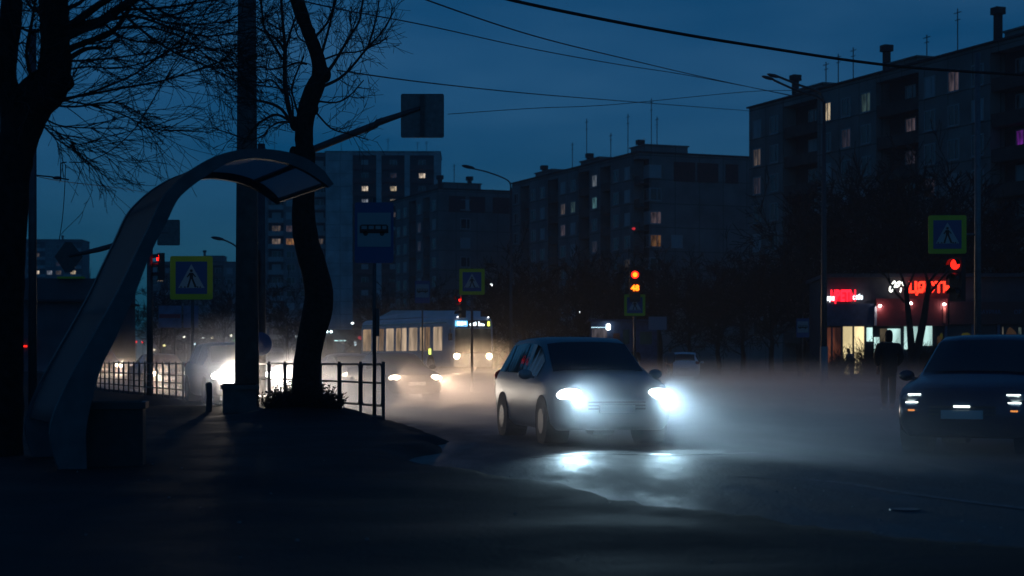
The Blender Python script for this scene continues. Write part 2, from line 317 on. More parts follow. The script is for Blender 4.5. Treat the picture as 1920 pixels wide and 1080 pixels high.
def car(kind, loc, rz, paint_m, label, cat='car', group=None, name='passing_car', lights=None, lcol=(1, .74, .50), lpow=0, tail=None, detail=True, gl=glassd, aim=(1, .12, -.05), cone=60, hs=1):
    K = CAR[kind]; st = K['st']; root = empty(name, loc, rz, label, cat, group)
    def S(x):
        for a, b in zip(st, st[1:]):
            if a[0] <= x <= b[0]:
                t = (x-a[0])/(b[0]-a[0]); return [a[i]+(b[i]-a[i])*t for i in range(6)]
        return list(st[0] if x < st[0][0] else st[-1])
    def ring(q):
        x, w_, zb, zs, zt, wt = q; zm = (zb+zs)/2; zt = zt*hs if zt > 1.06 else zt
        h = [(0, zb), (w_*.86, zb), (w_*.97, zb+.1), (w_, zm), (w_*.99, zs-.09), (w_*.95, zs), (wt+(w_*.95-wt)*.04, zt-.07), (wt*.93, zt-.025), (wt*.55, zt-.004), (0, zt)]
        return [Vector((x, -y, z_)) for y, z_ in h]+[Vector((x, y, z_)) for y, z_ in reversed(h[1:-1])]
    xs = []
    for a, b in zip(st, st[1:]):
        n = max(1, int((b[0]-a[0])/.25)); xs += [a[0]+(b[0]-a[0])*i/n for i in range(n)]
    xs.append(st[-1][0]); b = MB(); rings = [ring(S(x)) for x in xs]; n = len(rings[0]); vs = [v for r in rings for v in r]
    fs = [(i*n+k, i*n+(k+1) % n, (i+1)*n+(k+1) % n, (i+1)*n+k) for i in range(len(rings)-1) for k in range(n)]
    fs += [tuple(range(n-1, -1, -1)), tuple(range((len(rings)-1)*n, len(rings)*n))]
    b.add(vs, fs); b.build('body', paint_m, root, True)
    def top(x, f, off):
        q = ring(S(x)); pts = q[6:10]      # right shoulder top -> centre
        w_ = abs(pts[0].y); yy = abs(f)*w_; P = [(abs(p.y), p.z) for p in pts][::-1]
        for (ya, za), (yb, zb2) in zip(P, P[1:]):
            if ya-1e-6 <= yy <= yb+1e-6:
                t = (yy-ya)/(yb-ya) if yb > ya else 0; return Vector((x, f*w_, za+(zb2-za)*t))+Vector(off)
        return Vector((x, f*w_, P[-1][1]))+Vector(off)
    for nm, (xa, xb), sx in (('windscreen', K['ws'], 1), ('rear_window', K['rw'], -1)):
        g = MB(); vv = []; N = 8; M_ = 6
        for i in range(M_+1):
            for j in range(N+1): vv.append(top(xa+(xb-xa)*i/M_, -.93+1.86*j/N, (.012*sx, 0, .012)))
        g.add(vv, [(i*(N+1)+j, (i+1)*(N+1)+j, (i+1)*(N+1)+j+1, i*(N+1)+j+1) for i in range(M_) for j in range(N)]); g.build(nm, gl, root, True)
    for s in (-1, 1):
        for xa, xb in K['sg']:
            g = MB(); vv = []; M_ = 5
            for i in range(M_+1):
                x = xa+(xb-xa)*i/M_; q = ring(S(x)); p5, p6 = q[5], q[6]; hgt = p6.z-p5.z
                t1 = .94 if hgt > .12 else .3
                for t in (.10, t1):
                    p = p5.lerp(p6, t); vv.append((p.x, s*(abs(p.y)+.012), p.z))
            g.add(vv, [(2*i, 2*i+2, 2*i+3, 2*i+1) for i in range(M_)]); g.build('side_window', gl, root)
        for x in K['wx']:
            wl = MB(); y = s*.80; r = .315
            wl.tube([(x, y-s*.10, r), (x, y-s*.09, r), (x, y+s*.07, r), (x, y+s*.09, r)], [r*.93, r, r, r*.93], 20)
            t = wl.build('tyre', black, None)
            rim = MB(); rim.tube([(x, y+s*.075, r), (x, y+s*.098, r)], [.2, .18], 10); 
            wh = rim; wo = wh.build('wheel', chrome, root); t.parent = wo
            ar = MB(); ar.tube([(x, s*.55, r+.02), (x, s*.893, r+.02)], .365, 20); ar.build('wheel_arch', black, root)
        lx, ly, lz = K['hl']; hm = MB(); kk = 1.15 if lights else 1; hm.ell((lx+(.03 if lights else 0), s*ly, lz), (.13, .17*kk, .085*kk), 0, 14, 8)
        ho = hm.build('headlight', lights or mat('unlit_lens', (.3, .32, .33), .1, .4), root, True)
        if lpow: spot('headlight_beam', root, (lx+.22, s*ly, lz), aim, lcol, lpow, cone, 1)
        tx, ty, tz = K['tl']; tm = MB(); tm.ell((tx, s*ty, tz), (.07, .13, .10), 0, 10, 6); tm.build('tail_light', tail or red_lens, root, True)
        if detail:
            m2 = MB(); m2.ell((.78, s*1.0, .99), (.07, .11, .075), 0, 10, 6); m2.box((.78, s*.92, .95), (.05, .1, .04)); m2.build('wing_mirror', paint_m, root, True)
            fg = MB(); fg.ell((K['gr'][0]-.03, s*.58, .40), (.06, .10, .035), 0, 10, 6); fg.build('fog_light', mat('foglamp_glass', (.4, .42, .42), .1, .3), root, True)
    gx, gzz = K['gr']
    g = MB()
    for k in range(3): g.b2(gx-.05, gx+.035, -.42, .42, gzz-.05+k*.045, gzz-.022+k*.045)
    g.b2(gx-.08, gx+.02, -.5, .5, .34, .44); g.build('grille', plastic, root)
    for xa in (gx+.01, -gx-.03):
        p = MB(); p.b2(xa, xa+.05, -.26, .26, .455 if xa > 0 else .56, .565 if xa > 0 else .67); p.build('number_plate', plate, root)
    bm = MB(); bm.b2(-gx+.01, -gx+.12, -.66, .66, .36, .46); bm.build('rear_bumper_trim', plastic, root)
    return root
def yaw(v): return math.atan2(v.y, v.x)
silver = mat('pale_silver_paint', (.30, .335, .35), .42, .2)
greyp = mat('grey_paint', (.16, .17, .18), .3, .4)
navy = mat('dark_blue_paint', (.02, .045, .09), .22, .3)
darkp = mat('dark_grey_paint', (.045, .045, .05), .25, .4)
whitep = mat('white_paint', (.6, .62, .64), .35)
MAIN = -(Matrix.Rotation(R(-9), 3, 'Z')@U)
# white car in the middle
mc = Vector((1.47, 24.8, 0))-MAIN*2.15
car('hatch', (mc.x, mc.y, 0), yaw(MAIN), silver, 'pale silver hatchback with blazing white headlamps in the middle of the road', name='silver_hatchback', lights=cold_lens, aim=(1, 0, -.05), lcol=(.52, .82, 1), lpow=400)
# car just behind it
hv = Vector((.62, .78, 0)); p = Vector((20/F*39, 39, 0))+hv*2.2; car('sedan', (p.x, p.y, 0), yaw(hv), greyp, 'grey car with dim red tail lamps half hidden behind the silver hatchback', name='passing_car', tail=red_dim)
# dark car at the right edge
dr = Vector((-.42, -.907, 0)); f0 = at(1806, 675, 22.3); cc = Vector((f0.x, f0.y, 0))-dr*2.1
car('hatch', (cc.x, cc.y, 0), yaw(dr), navy, 'dark blue hatchback with thin running lamps cut off by the right edge', name='blue_hatchback')
dcar = [o for o in bpy.data.objects if o.name.startswith('blue_hatchback')][0]; rl = glow('running_lamp_white', (.85, 1, .95), 3); am = glow('amber_lamp', (1, .35, .08), .9)
for s_ in (-1, 1):
    for (zz, ll, xx) in ((.76, .16, 2.08), (.66, .2, 2.13)):
        g = MB(); g.box((xx, s_*.62, zz), (.06, ll, .018), 0, -s_*.25); g.build('running_lamp', rl, dcar)
    g = MB(); g.box((2.15, s_*.6, .56), (.06, .17, .022), 0, -s_*.25); g.build('indicator', am, dcar)
g = MB(); g.b2(2.19, 2.215, -.1, .1, .60, .625); g.build('plate_glint_bar', rl, dcar)  # glowing bar drawn for the glint off the number plate
# sedan with warm lamps
p = Vector(((778-960)/F*51.5, 51.5, 0)); dd = -U; c = p-dd*2.1
car('sedan', (c.x, c.y, 0), yaw(dd), darkp, 'dark sedan with two bright warm headlamps in front of the bus', name='dark_sedan', lights=warm_lens, lpow=850, lcol=(1, .68, .44))
p = Vector(((683-960)/F*62, 62, 0)); c = p-dd*2.1
car('sedan', (c.x, c.y, 0), yaw(dd), greyp, 'grey sedan with warm headlamps seen through the near guard fence', name='grey_sedan', lights=warm_lens, lpow=1300, lcol=(1, .7, .48), detail=False)
p = Vector(((466-960)/F*43.5, 43.5, .1)); c = p-dd*2.1
car('hatch', (c.x, c.y, .1), yaw(-(Matrix.Rotation(R(-2), 3, 'Z')@U)), greyp, 'car with dazzling headlamps behind the tall concrete pole', name='glaring_car', lights=glow('glaring_headlamp', (1, .96, .9), 60), aim=(1, .2, -.04), cone=56, lcol=(1, .85, .70), lpow=1500, detail=False)
p = Vector(((318-960)/F*66, 66, 0)); c = p-dd*2.1
car('sedan', (c.x, c.y, 0), yaw(dd), darkp, 'dark car with warm headlamps behind the far fence, right of the mast foot', name='distant_car', group='distant cars behind the far fence', lights=warm_lens, lpow=380, detail=False)
p = Vector(((197-960)/F*84, 84, gz(-19, 84))); c = p-dd*2.1
car('sedan', (c.x, c.y, gz(c.x, c.y)-.3), yaw(dd), darkp, 'farthest dark car with small warm headlamps at the left end of the fence', name='distant_car', group='distant cars behind the far fence', lights=warm_lens, lpow=380, detail=False)
p = gp(1283, 99); car('hatch', (p.x, p.y, .08), R(84), mat('white_parked_paint', (.75, .77, .8), .4), 'white parked hatchback seen from behind near the kiosk', name='parked_car')
# ------------------------------------------------------------------ trolleybus
bd = -Vector((-.47, .883, 0)); bf = at(887, 675, 92); bc = Vector((bf.x, bf.y, 0))-bd*6
bz = .55
bus = empty('city_bus', (bc.x, bc.y, bz), yaw(bd), 'pale city bus with glowing side windows and lit destination display', 'bus')
bpaint = mat('bus_paint', (.65, .68, .72), .4, .1, var=.1, scale=1.5)
b = MB()
prof = [(0, .3), (1.2, .3), (1.26, .5), (1.27, 1.2), (1.25, 2.5), (1.17, 2.82), (1.0, 2.93), (0, 2.97)]
ringp = [(-y, z) for y, z in prof]+[(y, z) for y, z in reversed(prof[1:-1])]
xs = [(-6, .93, .95), (-5.9, .98, .99), (-5.6, 1, 1), (5.5, 1, 1), (5.8, .985, .99), (5.95, .94, .97), (6.0, .88, .93)]
vs = []; n = len(ringp)
for x, sw, sh in xs:
    for y, z in ringp: vs.append((x, y*sw, .3+(z-.3)*sh))
b.add(vs, [(i*n+k, i*n+(k+1) % n, (i+1)*n+(k+1) % n, (i+1)*n+k) for i in range(len(xs)-1) for k in range(n)]+[tuple(range(n-1, -1, -1)), tuple(range((len(xs)-1)*n, len(xs)*n))])
b.build('body', bpaint, bus)
def winmat(name, c, s, scale=1.5, dist=3, lo=.12):
    m = bpy.data.materials.new(name); m.use_nodes = True; n = m.node_tree; b = n.nodes['Principled BSDF']; b.inputs['Base Color'].default_value = (.02, .02, .02, 1); b.inputs['Roughness'].default_value = .2
    t = n.nodes.new('ShaderNodeTexCoord'); nz = n.nodes.new('ShaderNodeTexNoise'); nz.inputs['Scale'].default_value = scale; nz.inputs['Detail'].default_value = 3
    mp = n.nodes.new('ShaderNodeMapping'); mp.inputs['Scale'].default_value = (2.2, 2.2, .6); n.links.new(t.outputs['Object'], mp.inputs['Vector']); n.links.new(mp.outputs['Vector'], nz.inputs['Vector'])
    r = n.nodes.new('ShaderNodeMapRange'); r.inputs['From Min'].default_value = .38; r.inputs['From Max'].default_value = .66; r.inputs['To Min'].default_value = s*lo; r.inputs['To Max'].default_value = s
    n.links.new(nz.outputs['Fac'], r.inputs['Value']); b.inputs['Emission Color'].default_value = (*c, 1); n.links.new(r.outputs['Result'], b.inputs['Emission Strength']); return m
bgs = [winmat('lit_bus_glass_%d' % i, c, e, sc_, lo=.3) for i, (c, e, sc_) in enumerate((((1, .66, .38), .42, 1.3), ((1, .58, .30), .20, 2.2), ((1, .72, .48), .6, .9)))]
for s in (-1, 1):
    for x0, x1 in [(-5.6, -4.45), (-4.1, -3.45), (-3.3, -2.65), (-2.3, -1.3), (-.95, -.35), (-.2, .4), (.75, 1.8), (2.15, 2.7), (2.85, 3.4), (3.85, 4.9)]:
        g = MB(); g.prism([(x0, s*1.262, 1.15), (x1, s*1.262, 1.15), (x1, s*1.245, 2.4), (x0, s*1.245, 2.4)], (0, s*.02, 0)); g.build('side_window', bgs[int(x0*7) % 3], bus)
    g = MB(); g.b2(-5.8, 5.4, s*1.2-.02+s*.06, s*1.2+.02+s*.06, 2.60, 2.64); g.build('roof_trim', mat('bright_trim', (.6, .6, .6), .15, .9), bus)
    g = MB(); g.ell((6.0, s*.95, .85), (.06, .17, .15)); g.build('headlight', glow('bus_headlamp', (1, .78, .5), 22), bus, True)
    spot('headlight_beam', bus, (6.12, s*.95, .85), (1, 0, -.03), (1, .66, .36), 1500, 80, 1)
    g = MB(); g.ell((6.0, s*.9, 2.9), (.04, .04, .03)); g.build('marker_lamp', glow('marker_white', (.9, .95, 1), 4), bus)
    for x in (-3.6, 3.9-.4):
        g = MB(); g.tube([(x, s*1.0, .48), (x, s*1.27, .48)], [.48, .46], 18); t = g.build('tyre', black); h = MB(); h.tube([(x, s*1.27, .48), (x, s*1.29, .48)], .22, 12); hw = h.build('wheel', chrome, bus); t.parent = hw
    g = MB(); g.tube([(5.8, s*1.22, 2.3), (6.2, s*1.42, 2.25), (6.22, s*1.43, 1.9)], .025, 6); g.box((6.22, s*1.43, 1.85), (.1, .18, .36)); g.build('wing_mirror', plastic, bus)
g = MB(); g.prism([(6.005, -1.06, 1.0), (6.005, 1.06, 1.0), (5.99, 1.04, 2.3), (5.99, -1.04, 2.3)], (.03, 0, 0)); g.build('windscreen', winmat('bus_windscreen', (.75, .7, .55), .05, 1.2), bus)
g = MB(); g.b2(5.93, 6.01, -1.0, 1.0, 2.36, 2.72); g.build('display_board', plastic, bus)
dw = glow('display_white', (.75, .92, 1), 3.2); dy = glow('display_yellow', (.85, 1, .15), 2.2); dbl = glow('display_blue', (.15, .55, 1), 2.5)
def blocks(name, segs, m, x, z):
    g = MB()
    for (y0, y1, z0, z1) in segs: g.b2(x, x+.03, y0, y1, z+z0, z+z1)
    return g.build(name, m, bus)
blocks('display_frame', [(-1.0, -.38, -.13, -.10), (-1.0, -.38, .12, .15), (-1.03, -1.0, -.13, .15), (-.38, -.35, -.13, .15)], dbl, 6.015, 2.54)
blocks('display_text', [(-.95, -.78, -.08, .1), (-.75, -.6, -.08, .1), (-.57, -.43, -.06, .1), (-.2, -.06, -.1, .02), (-.05, .08, -.1, .06), (.1, .16, -.1, .1), (.3, .36, -.1, .12), (.38, .5, -.1, .03), (.52, .64, -.1, .0)], dw, 6.02, 2.54)
blocks('route_number', [(.84, .96, -.11, .13)], dy, 6.02, 2.54)
g = MB(); g.prism([(1.5, -.9, 2.97), (1.2, -.8, 3.35), (-2.6, -.8, 3.45), (-4.4, -.8, 3.1), (-4.7, -.9, 2.97)], (0, 1.7, 0)); g.prism([(5.2, -.95, 2.9), (5.0, -.85, 3.25), (2.4, -.85, 3.3), (2.2, -.95, 2.95)], (0, 1.8, 0)); g.build('roof_equipment', bpaint, bus)
g = MB(); g.b2(3.3, 3.55, -1.29, -1.275, .95, 1.25); g.build('side_display', dy, bus)
# ------------------------------------------------------------------ apartment blocks
def wallmat(name, c, pw=3.2, ph=2.8):
    m = bpy.data.materials.new(name); m.use_nodes = True; n = m.node_tree; b = n.nodes['Principled BSDF']; b.inputs['Roughness'].default_value = .9
    t = n.nodes.new('ShaderNodeTexCoord'); sp = n.nodes.new('ShaderNodeSeparateXYZ'); n.links.new(t.outputs['Object'], sp.inputs[0])
    ad = n.nodes.new('ShaderNodeMath'); n.links.new(sp.outputs['X'], ad.inputs[0]); n.links.new(sp.outputs['Y'], ad.inputs[1])
    cb = n.nodes.new('ShaderNodeCombineXYZ'); n.links.new(ad.outputs[0], cb.inputs[0]); n.links.new(sp.outputs['Z'], cb.inputs[1])
    br = n.nodes.new('ShaderNodeTexBrick'); br.offset = 0; br.inputs['Scale'].default_value = 1; br.inputs['Brick Width'].default_value = pw; br.inputs['Row Height'].default_value = ph
    br.inputs['Mortar Size'].default_value = .05; br.inputs['Color1'].default_value = (*c, 1); br.inputs['Color2'].default_value = (*[q*.82 for q in c], 1); br.inputs['Mortar'].default_value = (*[q*.35 for q in c], 1)
    n.links.new(cb.outputs[0], br.inputs['Vector'])
    nz = n.nodes.new('ShaderNodeTexNoise'); nz.inputs['Scale'].default_value = .35; nz.inputs['Detail'].default_value = 7; n.links.new(t.outputs['Object'], nz.inputs['Vector'])
    mr = n.nodes.new('ShaderNodeMapRange'); mr.inputs['From Min'].default_value = .3; mr.inputs['From Max'].default_value = .7; mr.inputs['To Min'].default_value = .6; mr.inputs['To Max'].default_value = 1.15; n.links.new(nz.outputs['Fac'], mr.inputs['Value'])
    mx = n.nodes.new('ShaderNodeMix'); mx.data_type = 'RGBA'; mx.blend_type = 'MULTIPLY'; mx.inputs[0].default_value = 1
    n.links.new(br.outputs['Color'], mx.inputs[6]); n.links.new(mr.outputs['Result'], mx.inputs[7]); n.links.new(mx.outputs[2], b.inputs['Base Color']); return m
panelw = wallmat('panel_wall', (.26, .25, .24)); panel2 = wallmat('far_panel_wall', (.22, .22, .22)); redband = mat('red_brown_panel', (.10, .03, .03), .85, var=.3)
loggia = mat('loggia_brown', (.07, .045, .04), .85, var=.4, scale=1); balc = mat('balcony_pale', (.32, .33, .34), .8, var=.2, scale=1); balr = mat('balcony_red', (.12, .035, .03), .8)
frame_m = mat('window_frame', (.35, .36, .37), .5); pane_m = mat('window_glass', (.02, .025, .03), .12, spec=.7)
curt_m = mat('curtained_glass', (.34, .36, .38), .35)
recess_shade_m = mat('loggia_recess_shade', (.045, .035, .035), .9)  # back walls coloured dark to give the shade inside the loggias
roofm = mat('roof_felt', (.03, .03, .032), .9)
def win_mesh(w_, h_):
    b = MB(); t = .09
    b.b2(-w_/2, w_/2, -.07, .02, -h_/2, -h_/2+t); b.b2(-w_/2, w_/2, -.07, .02, h_/2-t, h_/2)
    for x in (-w_/2+t/2, w_/2-t/2, w_*.12): b.b2(x-t/2, x+t/2, -.068, .02, -h_/2+t, h_/2-t)
    b.b2(-w_/2-.05, w_/2+.05, -.16, -.07, -h_/2-.06, -h_/2)
    me = bpy.data.meshes.new('window'); me.from_pydata(b.v, [], b.f); me.materials.append(frame_m)
    p = MB(); p.b2(-w_/2+.05, w_/2-.05, -.03, .0, -h_/2+.05, h_/2-.05); pm = bpy.data.meshes.new('pane'); pm.from_pydata(p.v, [], p.f); pm.materials.append(pane_m)
    return me, pm, b, p
LITM = {}
def litmat(c):
    k = tuple(c)
    if k not in LITM:
        LITM[k] = winmat('lit_window', (k[0], k[1], k[2]), k[3], 1.2)
    return LITM[k]
def building(name, label, org, xd, L, depth, floors, fh, segs, wm, lit=(), gable=None, nmax=100, chim=(), ants=(), attics=(), ww=1.5, wh=1.5, topband=None, base=0, balmat=None, cat='apartment block', blabel=None):
    rz = math.atan2(xd[1], xd[0]); root = empty(name, (org[0], org[1], base), rz, label, cat)
    M = Matrix.Translation((org[0], org[1], base))@Matrix.Rotation(rz, 4, 'Z'); Hh = floors*fh+1.0
    body = MB(); body.b2(0, L, 1.4, depth-.02, -.5, Hh-.02, 1); body.b2(.0, L-.01, depth-.018, depth, -.5, Hh); body.b2(L-.0, L+.006, 1.402, depth, -.5, Hh); wins = []; x = 0; i = 0; nb = 0; nfl = []
    while x < L-.5:
        t, wd = segs[i % len(segs)]; i += 1; wd = min(wd, L-x)
        if t == 'w':
            body.b2(x, x+wd, 0, 1.4, -.5, Hh)
            nw = max(1, round(wd/3.2))
            for k in range(nw):
                for f in range(1, floors): wins.append((x+wd*(k+.5)/nw, -.0, f*fh+1.55))
        elif t == 'p': body.b2(x, x+wd, 0, 1.4, -.5, Hh)
        elif t == 'n': body.b2(x, x+wd, -.25, 1.4, -.5, Hh+.2)
        elif t == 'l':
            for f in range(floors):
                q = MB(); q.b2(x+.01, x+wd-.01, .12, 1.39, f*fh+.02, f*fh+.14); q.b2(x+.01, x+wd-.01, .1, .18, f*fh+.15, f*fh+1.05)
                if nb < 90: q.build('balcony', [balmat or loggia], root); nb += 1
                if f: wins.append((x+wd*.5, 1.4, f*fh+1.6))
            body.b2(x, x+wd, .05, 1.4, floors*fh+.3, Hh)
        x += wd
    body.build('wall', [wm, recess_shade_m], root)
    q = MB(); q.b2(-.2, L+.2, -.2, depth+.2, Hh+.01, Hh+.16)
    q.build('roof', roofm, root)
    if topband:
        q = MB()
        for a, b_ in topband: q.b2(L+.02, L+.07, a, b_, Hh-3.2, Hh-.9)
        q.build('red_panel', redband, root)
    for k, (x0, x1, h_) in enumerate(attics): q = MB(); q.b2(x0, x1, .9, 6.5, Hh+.16, Hh+h_); q.b2(x0-.15, x1+.15, .75, 6.65, Hh+h_, Hh+h_+.15); q.build('roof_cabin', [wm], root)
    for x0, h_, *y_ in chim: yc = y_[0] if y_ else 2.5; q = MB(); q.b2(x0-.25, x0+.25, yc-.25, yc+.25, Hh+.1, Hh+h_-.6); q.b2(x0-.42, x0+.42, yc-.42, yc+.42, Hh+h_-.55, Hh+h_); q.build('chimney', roofm, root)
    for x0, h_ in ants:
        q = MB(); q.tube([(x0, 3.4, Hh), (x0, 3.4, Hh+h_)], .05, 5); q.tube([(x0-.5, 3.4, Hh+h_*.93), (x0+.5, 3.4, Hh+h_*.93)], .035, 4); q.tube([(x0-.35, 3.4, Hh+h_*.8), (x0+.35, 3.4, Hh+h_*.8)], .035, 4); q.build('antenna', steel, root)
    if gable:
        for (yy, zz) in gable: wins.append((L, yy, zz, 1))
    # windows: the largest in view as parts, the rest as one mass
    def px(wn):
        p = M@Vector(wn[:3]); return (960+F*p.x/p.y, 675-F*(p.z-H0)/p.y, p.y) if p.y > 1 else (9999, 9999, 1)
    vis = [(px(wn), wn) for wn in wins]; vis = [v for v in vis if v[0][0] < 1945 and v[0][0] > -20]
    litmap = {}
    for (lx, ly, c) in lit:
        if vis:
            j = min(range(len(vis)), key=lambda j: abs(vis[j][0][0]-lx)*1.4+abs(vis[j][0][1]-ly)+(9999 if j in litmap else 0)+(60 if abs(xd[1]) > .5 and abs(vis[j][1][1]-1.4) < .01 else 0)); litmap[j] = c
    order = sorted(range(len(vis)), key=lambda j: (0 if j in litmap else 1, vis[j][0][1] > 600, vis[j][0][2])); me, pm, fb, pb = win_mesh(ww, wh)
    rr = random.Random(hash(len(wins)) % 99)
    rest = MB(); restp = MB(); lm = {}
    pm2 = pm.copy(); pm2.materials.clear(); pm2.materials.append(curt_m)
    for n_, j in enumerate(order):
        wn = vis[j][1]; rot = Matrix.Rotation(R(90), 3, 'Z') if len(wn) > 3 else Matrix.Identity(3)
        rot2 = R(90) if len(wn) > 3 else 0
        if n_ < nmax:
            o = bpy.data.objects.new('window', me); C.objects.link(o); o.parent = root; o.location = wn[:3]; o.rotation_euler = (0, 0, rot2)
            c = litmap.get(j); m_ = pm
            if c:
                if c not in lm: lm[c] = pm.copy(); lm[c].materials.clear(); lm[c].materials.append(litmat(c))
                m_ = lm[c]; o['label'] = 'lit window'
            elif rr.random() < .3: m_ = pm2
            p = bpy.data.objects.new('pane', m_); C.objects.link(p); p.parent = o
        else:
            rest.add([rot@Vector(v)+Vector(wn[:3]) for v in fb.v], fb.f, 0); rest.add([rot@Vector(v)+Vector(wn[:3]) for v in pb.v], pb.f, 1)
    if rest.v: tag(rest.build('small_windows', [frame_m, pane_m], root), None, None, None, 'stuff')
    return root
W_ = (1, .72, .55, .10); P_ = (.95, .66, .72, .085); G_ = (.55, .95, .85, .07); C_ = (.8, .85, 1, .35); O_ = (1, .45, .15, .35); B_ = (1, .78, .5, .7); D_ = (.75, .55, .7, .035); S_ = (1, .8, .6, 1.1); PU = (.5, .05, .9, .3)
u2 = (-U.x, -U.y)
SEG1 = [('w', 6.4), ('l', 5.6), ('w', 6.4), ('w', 3.2), ('l', 3.4)]
building('apartment_block', 'nearest nine-storey panel block, rising behind the shops with scattered lit windows', (22.9, 170), u2, 84, 13, 9, 2.72, [('w', 6.4), ('l', 6.0), ('w', 6.4), ('w', 3.0), ('l', 6.2), ('w', 6.4), ('w', 3.0), ('l', 4.2)], panelw,
  lit=[(1569, 232, B_), (1798, 160, P_), (1700, 248, P_), (1703, 303, D_), (1702, 357, D_), (1435, 303, W_), (1643, 218, G_), (1918, 250, PU), (1520, 430, W_), (1413, 300, D_), (1590, 270, D_)],
  chim=[(5.6, 2.5, 1.8), (20.7, 2.8, 1.8), (36, 3.2, 1.8), (51, 2.9, 1.8)], attics=[(7.2, 12, .7), (22.5, 26.5, .8), (38, 43, .8), (53, 58, .9)], ants=[(8.4, 3.4), (10.5, 3.8), (13, 4), (24.3, 3.2), (28.6, 4.6), (44, 4)], wh=1.7)
building('apartment_block', 'middle nine-storey panel block with a blank end wall behind the red signal', (0, 243), u2, 40, 15.8, 9, 2.72, [('w', 3.2), ('l', 3), ('w', 6.4), ('l', 3.6), ('w', 6.4), ('l', 3.4)], panel2,
  lit=[(1058, 400, W_), (1088, 400, G_), (1108, 356, (.8, .9, 1, .2)), (1046, 436, P_), (1120, 394, (.4, .95, 1, .2)), (1205, 448, O_[:3]+(.14,)), (1221, 447, P_), (1180, 490, W_[:3]+(.07,)), (1121, 460, D_), (1148, 530, D_), (1148, 562, (1, .3, .2, .05))],
  chim=[(5.5, 2.1), (20.5, 2.1), (35.3, 2.1)], attics=[(6.3, 12, .8), (21.3, 27, .8), (36, 39.9, .9)], ants=[(13, 4.4), (17.6, 7), (25, 4.2), (30, 6), (36.5, 7), (38, 4.6)], gable=[(2.2, 2.72*f+1.6) for f in range(2, 9)]+[(5.0, 2.72*5+1.6)], topband=[(4.6, 7.4), (7.7, 10.5), (11.5, 13.2)], nmax=100)
building('apartment_block', 'low-lying panel block with red patches under its flat roof, left of the street lamp', (-10.4-8.5, 250+21.3), u2, 23, 12.5, 9, 2.72, [('l', 3), ('w', 6.4), ('l', 3.4), ('w', 3.2)], panel2,
  lit=[(790, 430, D_), (776, 455, D_)], chim=[(21.5, 2.1, .7), (21.5, 2.1, 5.2)], attics=[(16, 22.7, .9)], ants=[(20, 4)], gable=[(4, 2.72*f+1.6) for f in range(2, 9)], topband=[(1.5, 4.0), (4.6, 7.0), (8.2, 10.8)])
TW = [('p', 4.8), ('n', 1.1), ('l', 5.2), ('n', 1.1), ('l', 5.1), ('n', 1.1), ('l', 5.3), ('n', 1.3)]
building('tower_block', 'tall tower block with three bays of dark red balconies between pale piers', (-40.8, 385), (1, .02), 25, 16, 16, 2.86, TW, wallmat('tower_wall', (.5, .52, .54)),
  lit=[(671, 373, C_), (681, 373, S_), (718, 371, B_), (750, 373, B_), (745, 373, W_), (800, 325, S_), (753, 353, D_)], ants=[(3.2, 5), (13.5, 3.4), (20, 2.6), (22, 2.8)], balmat=balr, cat='tower block', ww=1.5, wh=1.3)
building('tower_block', 'tall block behind the shelter roof with pale balcony fronts', (-56.8, 388), (1, .0), 15.6, 16, 16, 2.86, [('w', 3.0), ('l', 3.4), ('w', 3.2), ('w', 3.0), ('l', 3.0)], wallmat('tower_wall_dark', (.20, .2, .21)),
  lit=[(512, 427, W_), (511, 454, W_[:3]+(.25,)), (541, 454, O_), (540, 428, P_), (627, 453, W_), (626, 527, W_)], ants=[(4, 5), (9, 4)], balmat=balc, cat='tower block', ww=2.0)
building('tower_block', 'distant block with rows of balconies at the far left', (-178, 600), (1, .05), 31, 14, 14, 2.95, [('w', 3.2), ('l', 6), ('w', 3.2), ('l', 6.2), ('w', 3)], wallmat('left_wall', (.16, .16, .17)),
  lit=[(41, 466, S_), (41, 488, C_), (53, 503, W_), (79, 478, W_), (80, 513, S_), (90, 513, C_), (105, 513, W_), (127, 513, B_), (105, 503, D_)], chim=[(24, 1.6)], balmat=balc, cat='tower block', ww=1.9)
building('apartment_block', 'dark distant block low on the skyline behind the left crossing sign', (-93, 450), (1, .0), 24, 13, 9, 2.8, [('w', 3.2), ('l', 3.2)], panel2, lit=[(430, 560, D_)], chim=[(14, 3.2)], attics=[(14.5, 19, 1.6)])
# ------------------------------------------------------------------ trees
def branch(mb, p, d, L, r, rng, depth, droop=0.0, up=.0, spread=.7, n=3, minr=.006, kids_=4, seg=4, wob=.18):
    pts = [p.copy()]; rs = [r]; dd = d.normalized(); q = p.copy()
    for i in range(seg):
        dd = (dd+Vector((rng.gauss(0, wob), rng.gauss(0, wob), rng.gauss(0, wob)-droop+up))).normalized(); q = q+dd*(L/seg); pts.append(q.copy()); rs.append(max(minr, r*(1-.75*(i+1)/seg)))
    mb.tube(pts, rs, n, cap=False)
    if depth > 0:
        for k in range(kids_):
            t = rng.uniform(.25, 1); i = min(seg-1, int(t*seg)); a = pts[i].lerp(pts[i+1], t*seg-i)
            dv = (pts[i+1]-pts[i]).normalized(); sd = Vector((rng.gauss(0, 1), rng.gauss(0, 1), rng.gauss(0, 1))); sd = (sd-dv*sd.dot(dv)).normalized()
            branch(mb, a, dv+sd*spread*rng.uniform(.6, 1.3), L*rng.uniform(.35, .7), max(minr, rs[i]*.55), rng, depth-1, droop, up, spread, 3, minr, kids_, max(2, seg-1), wob)
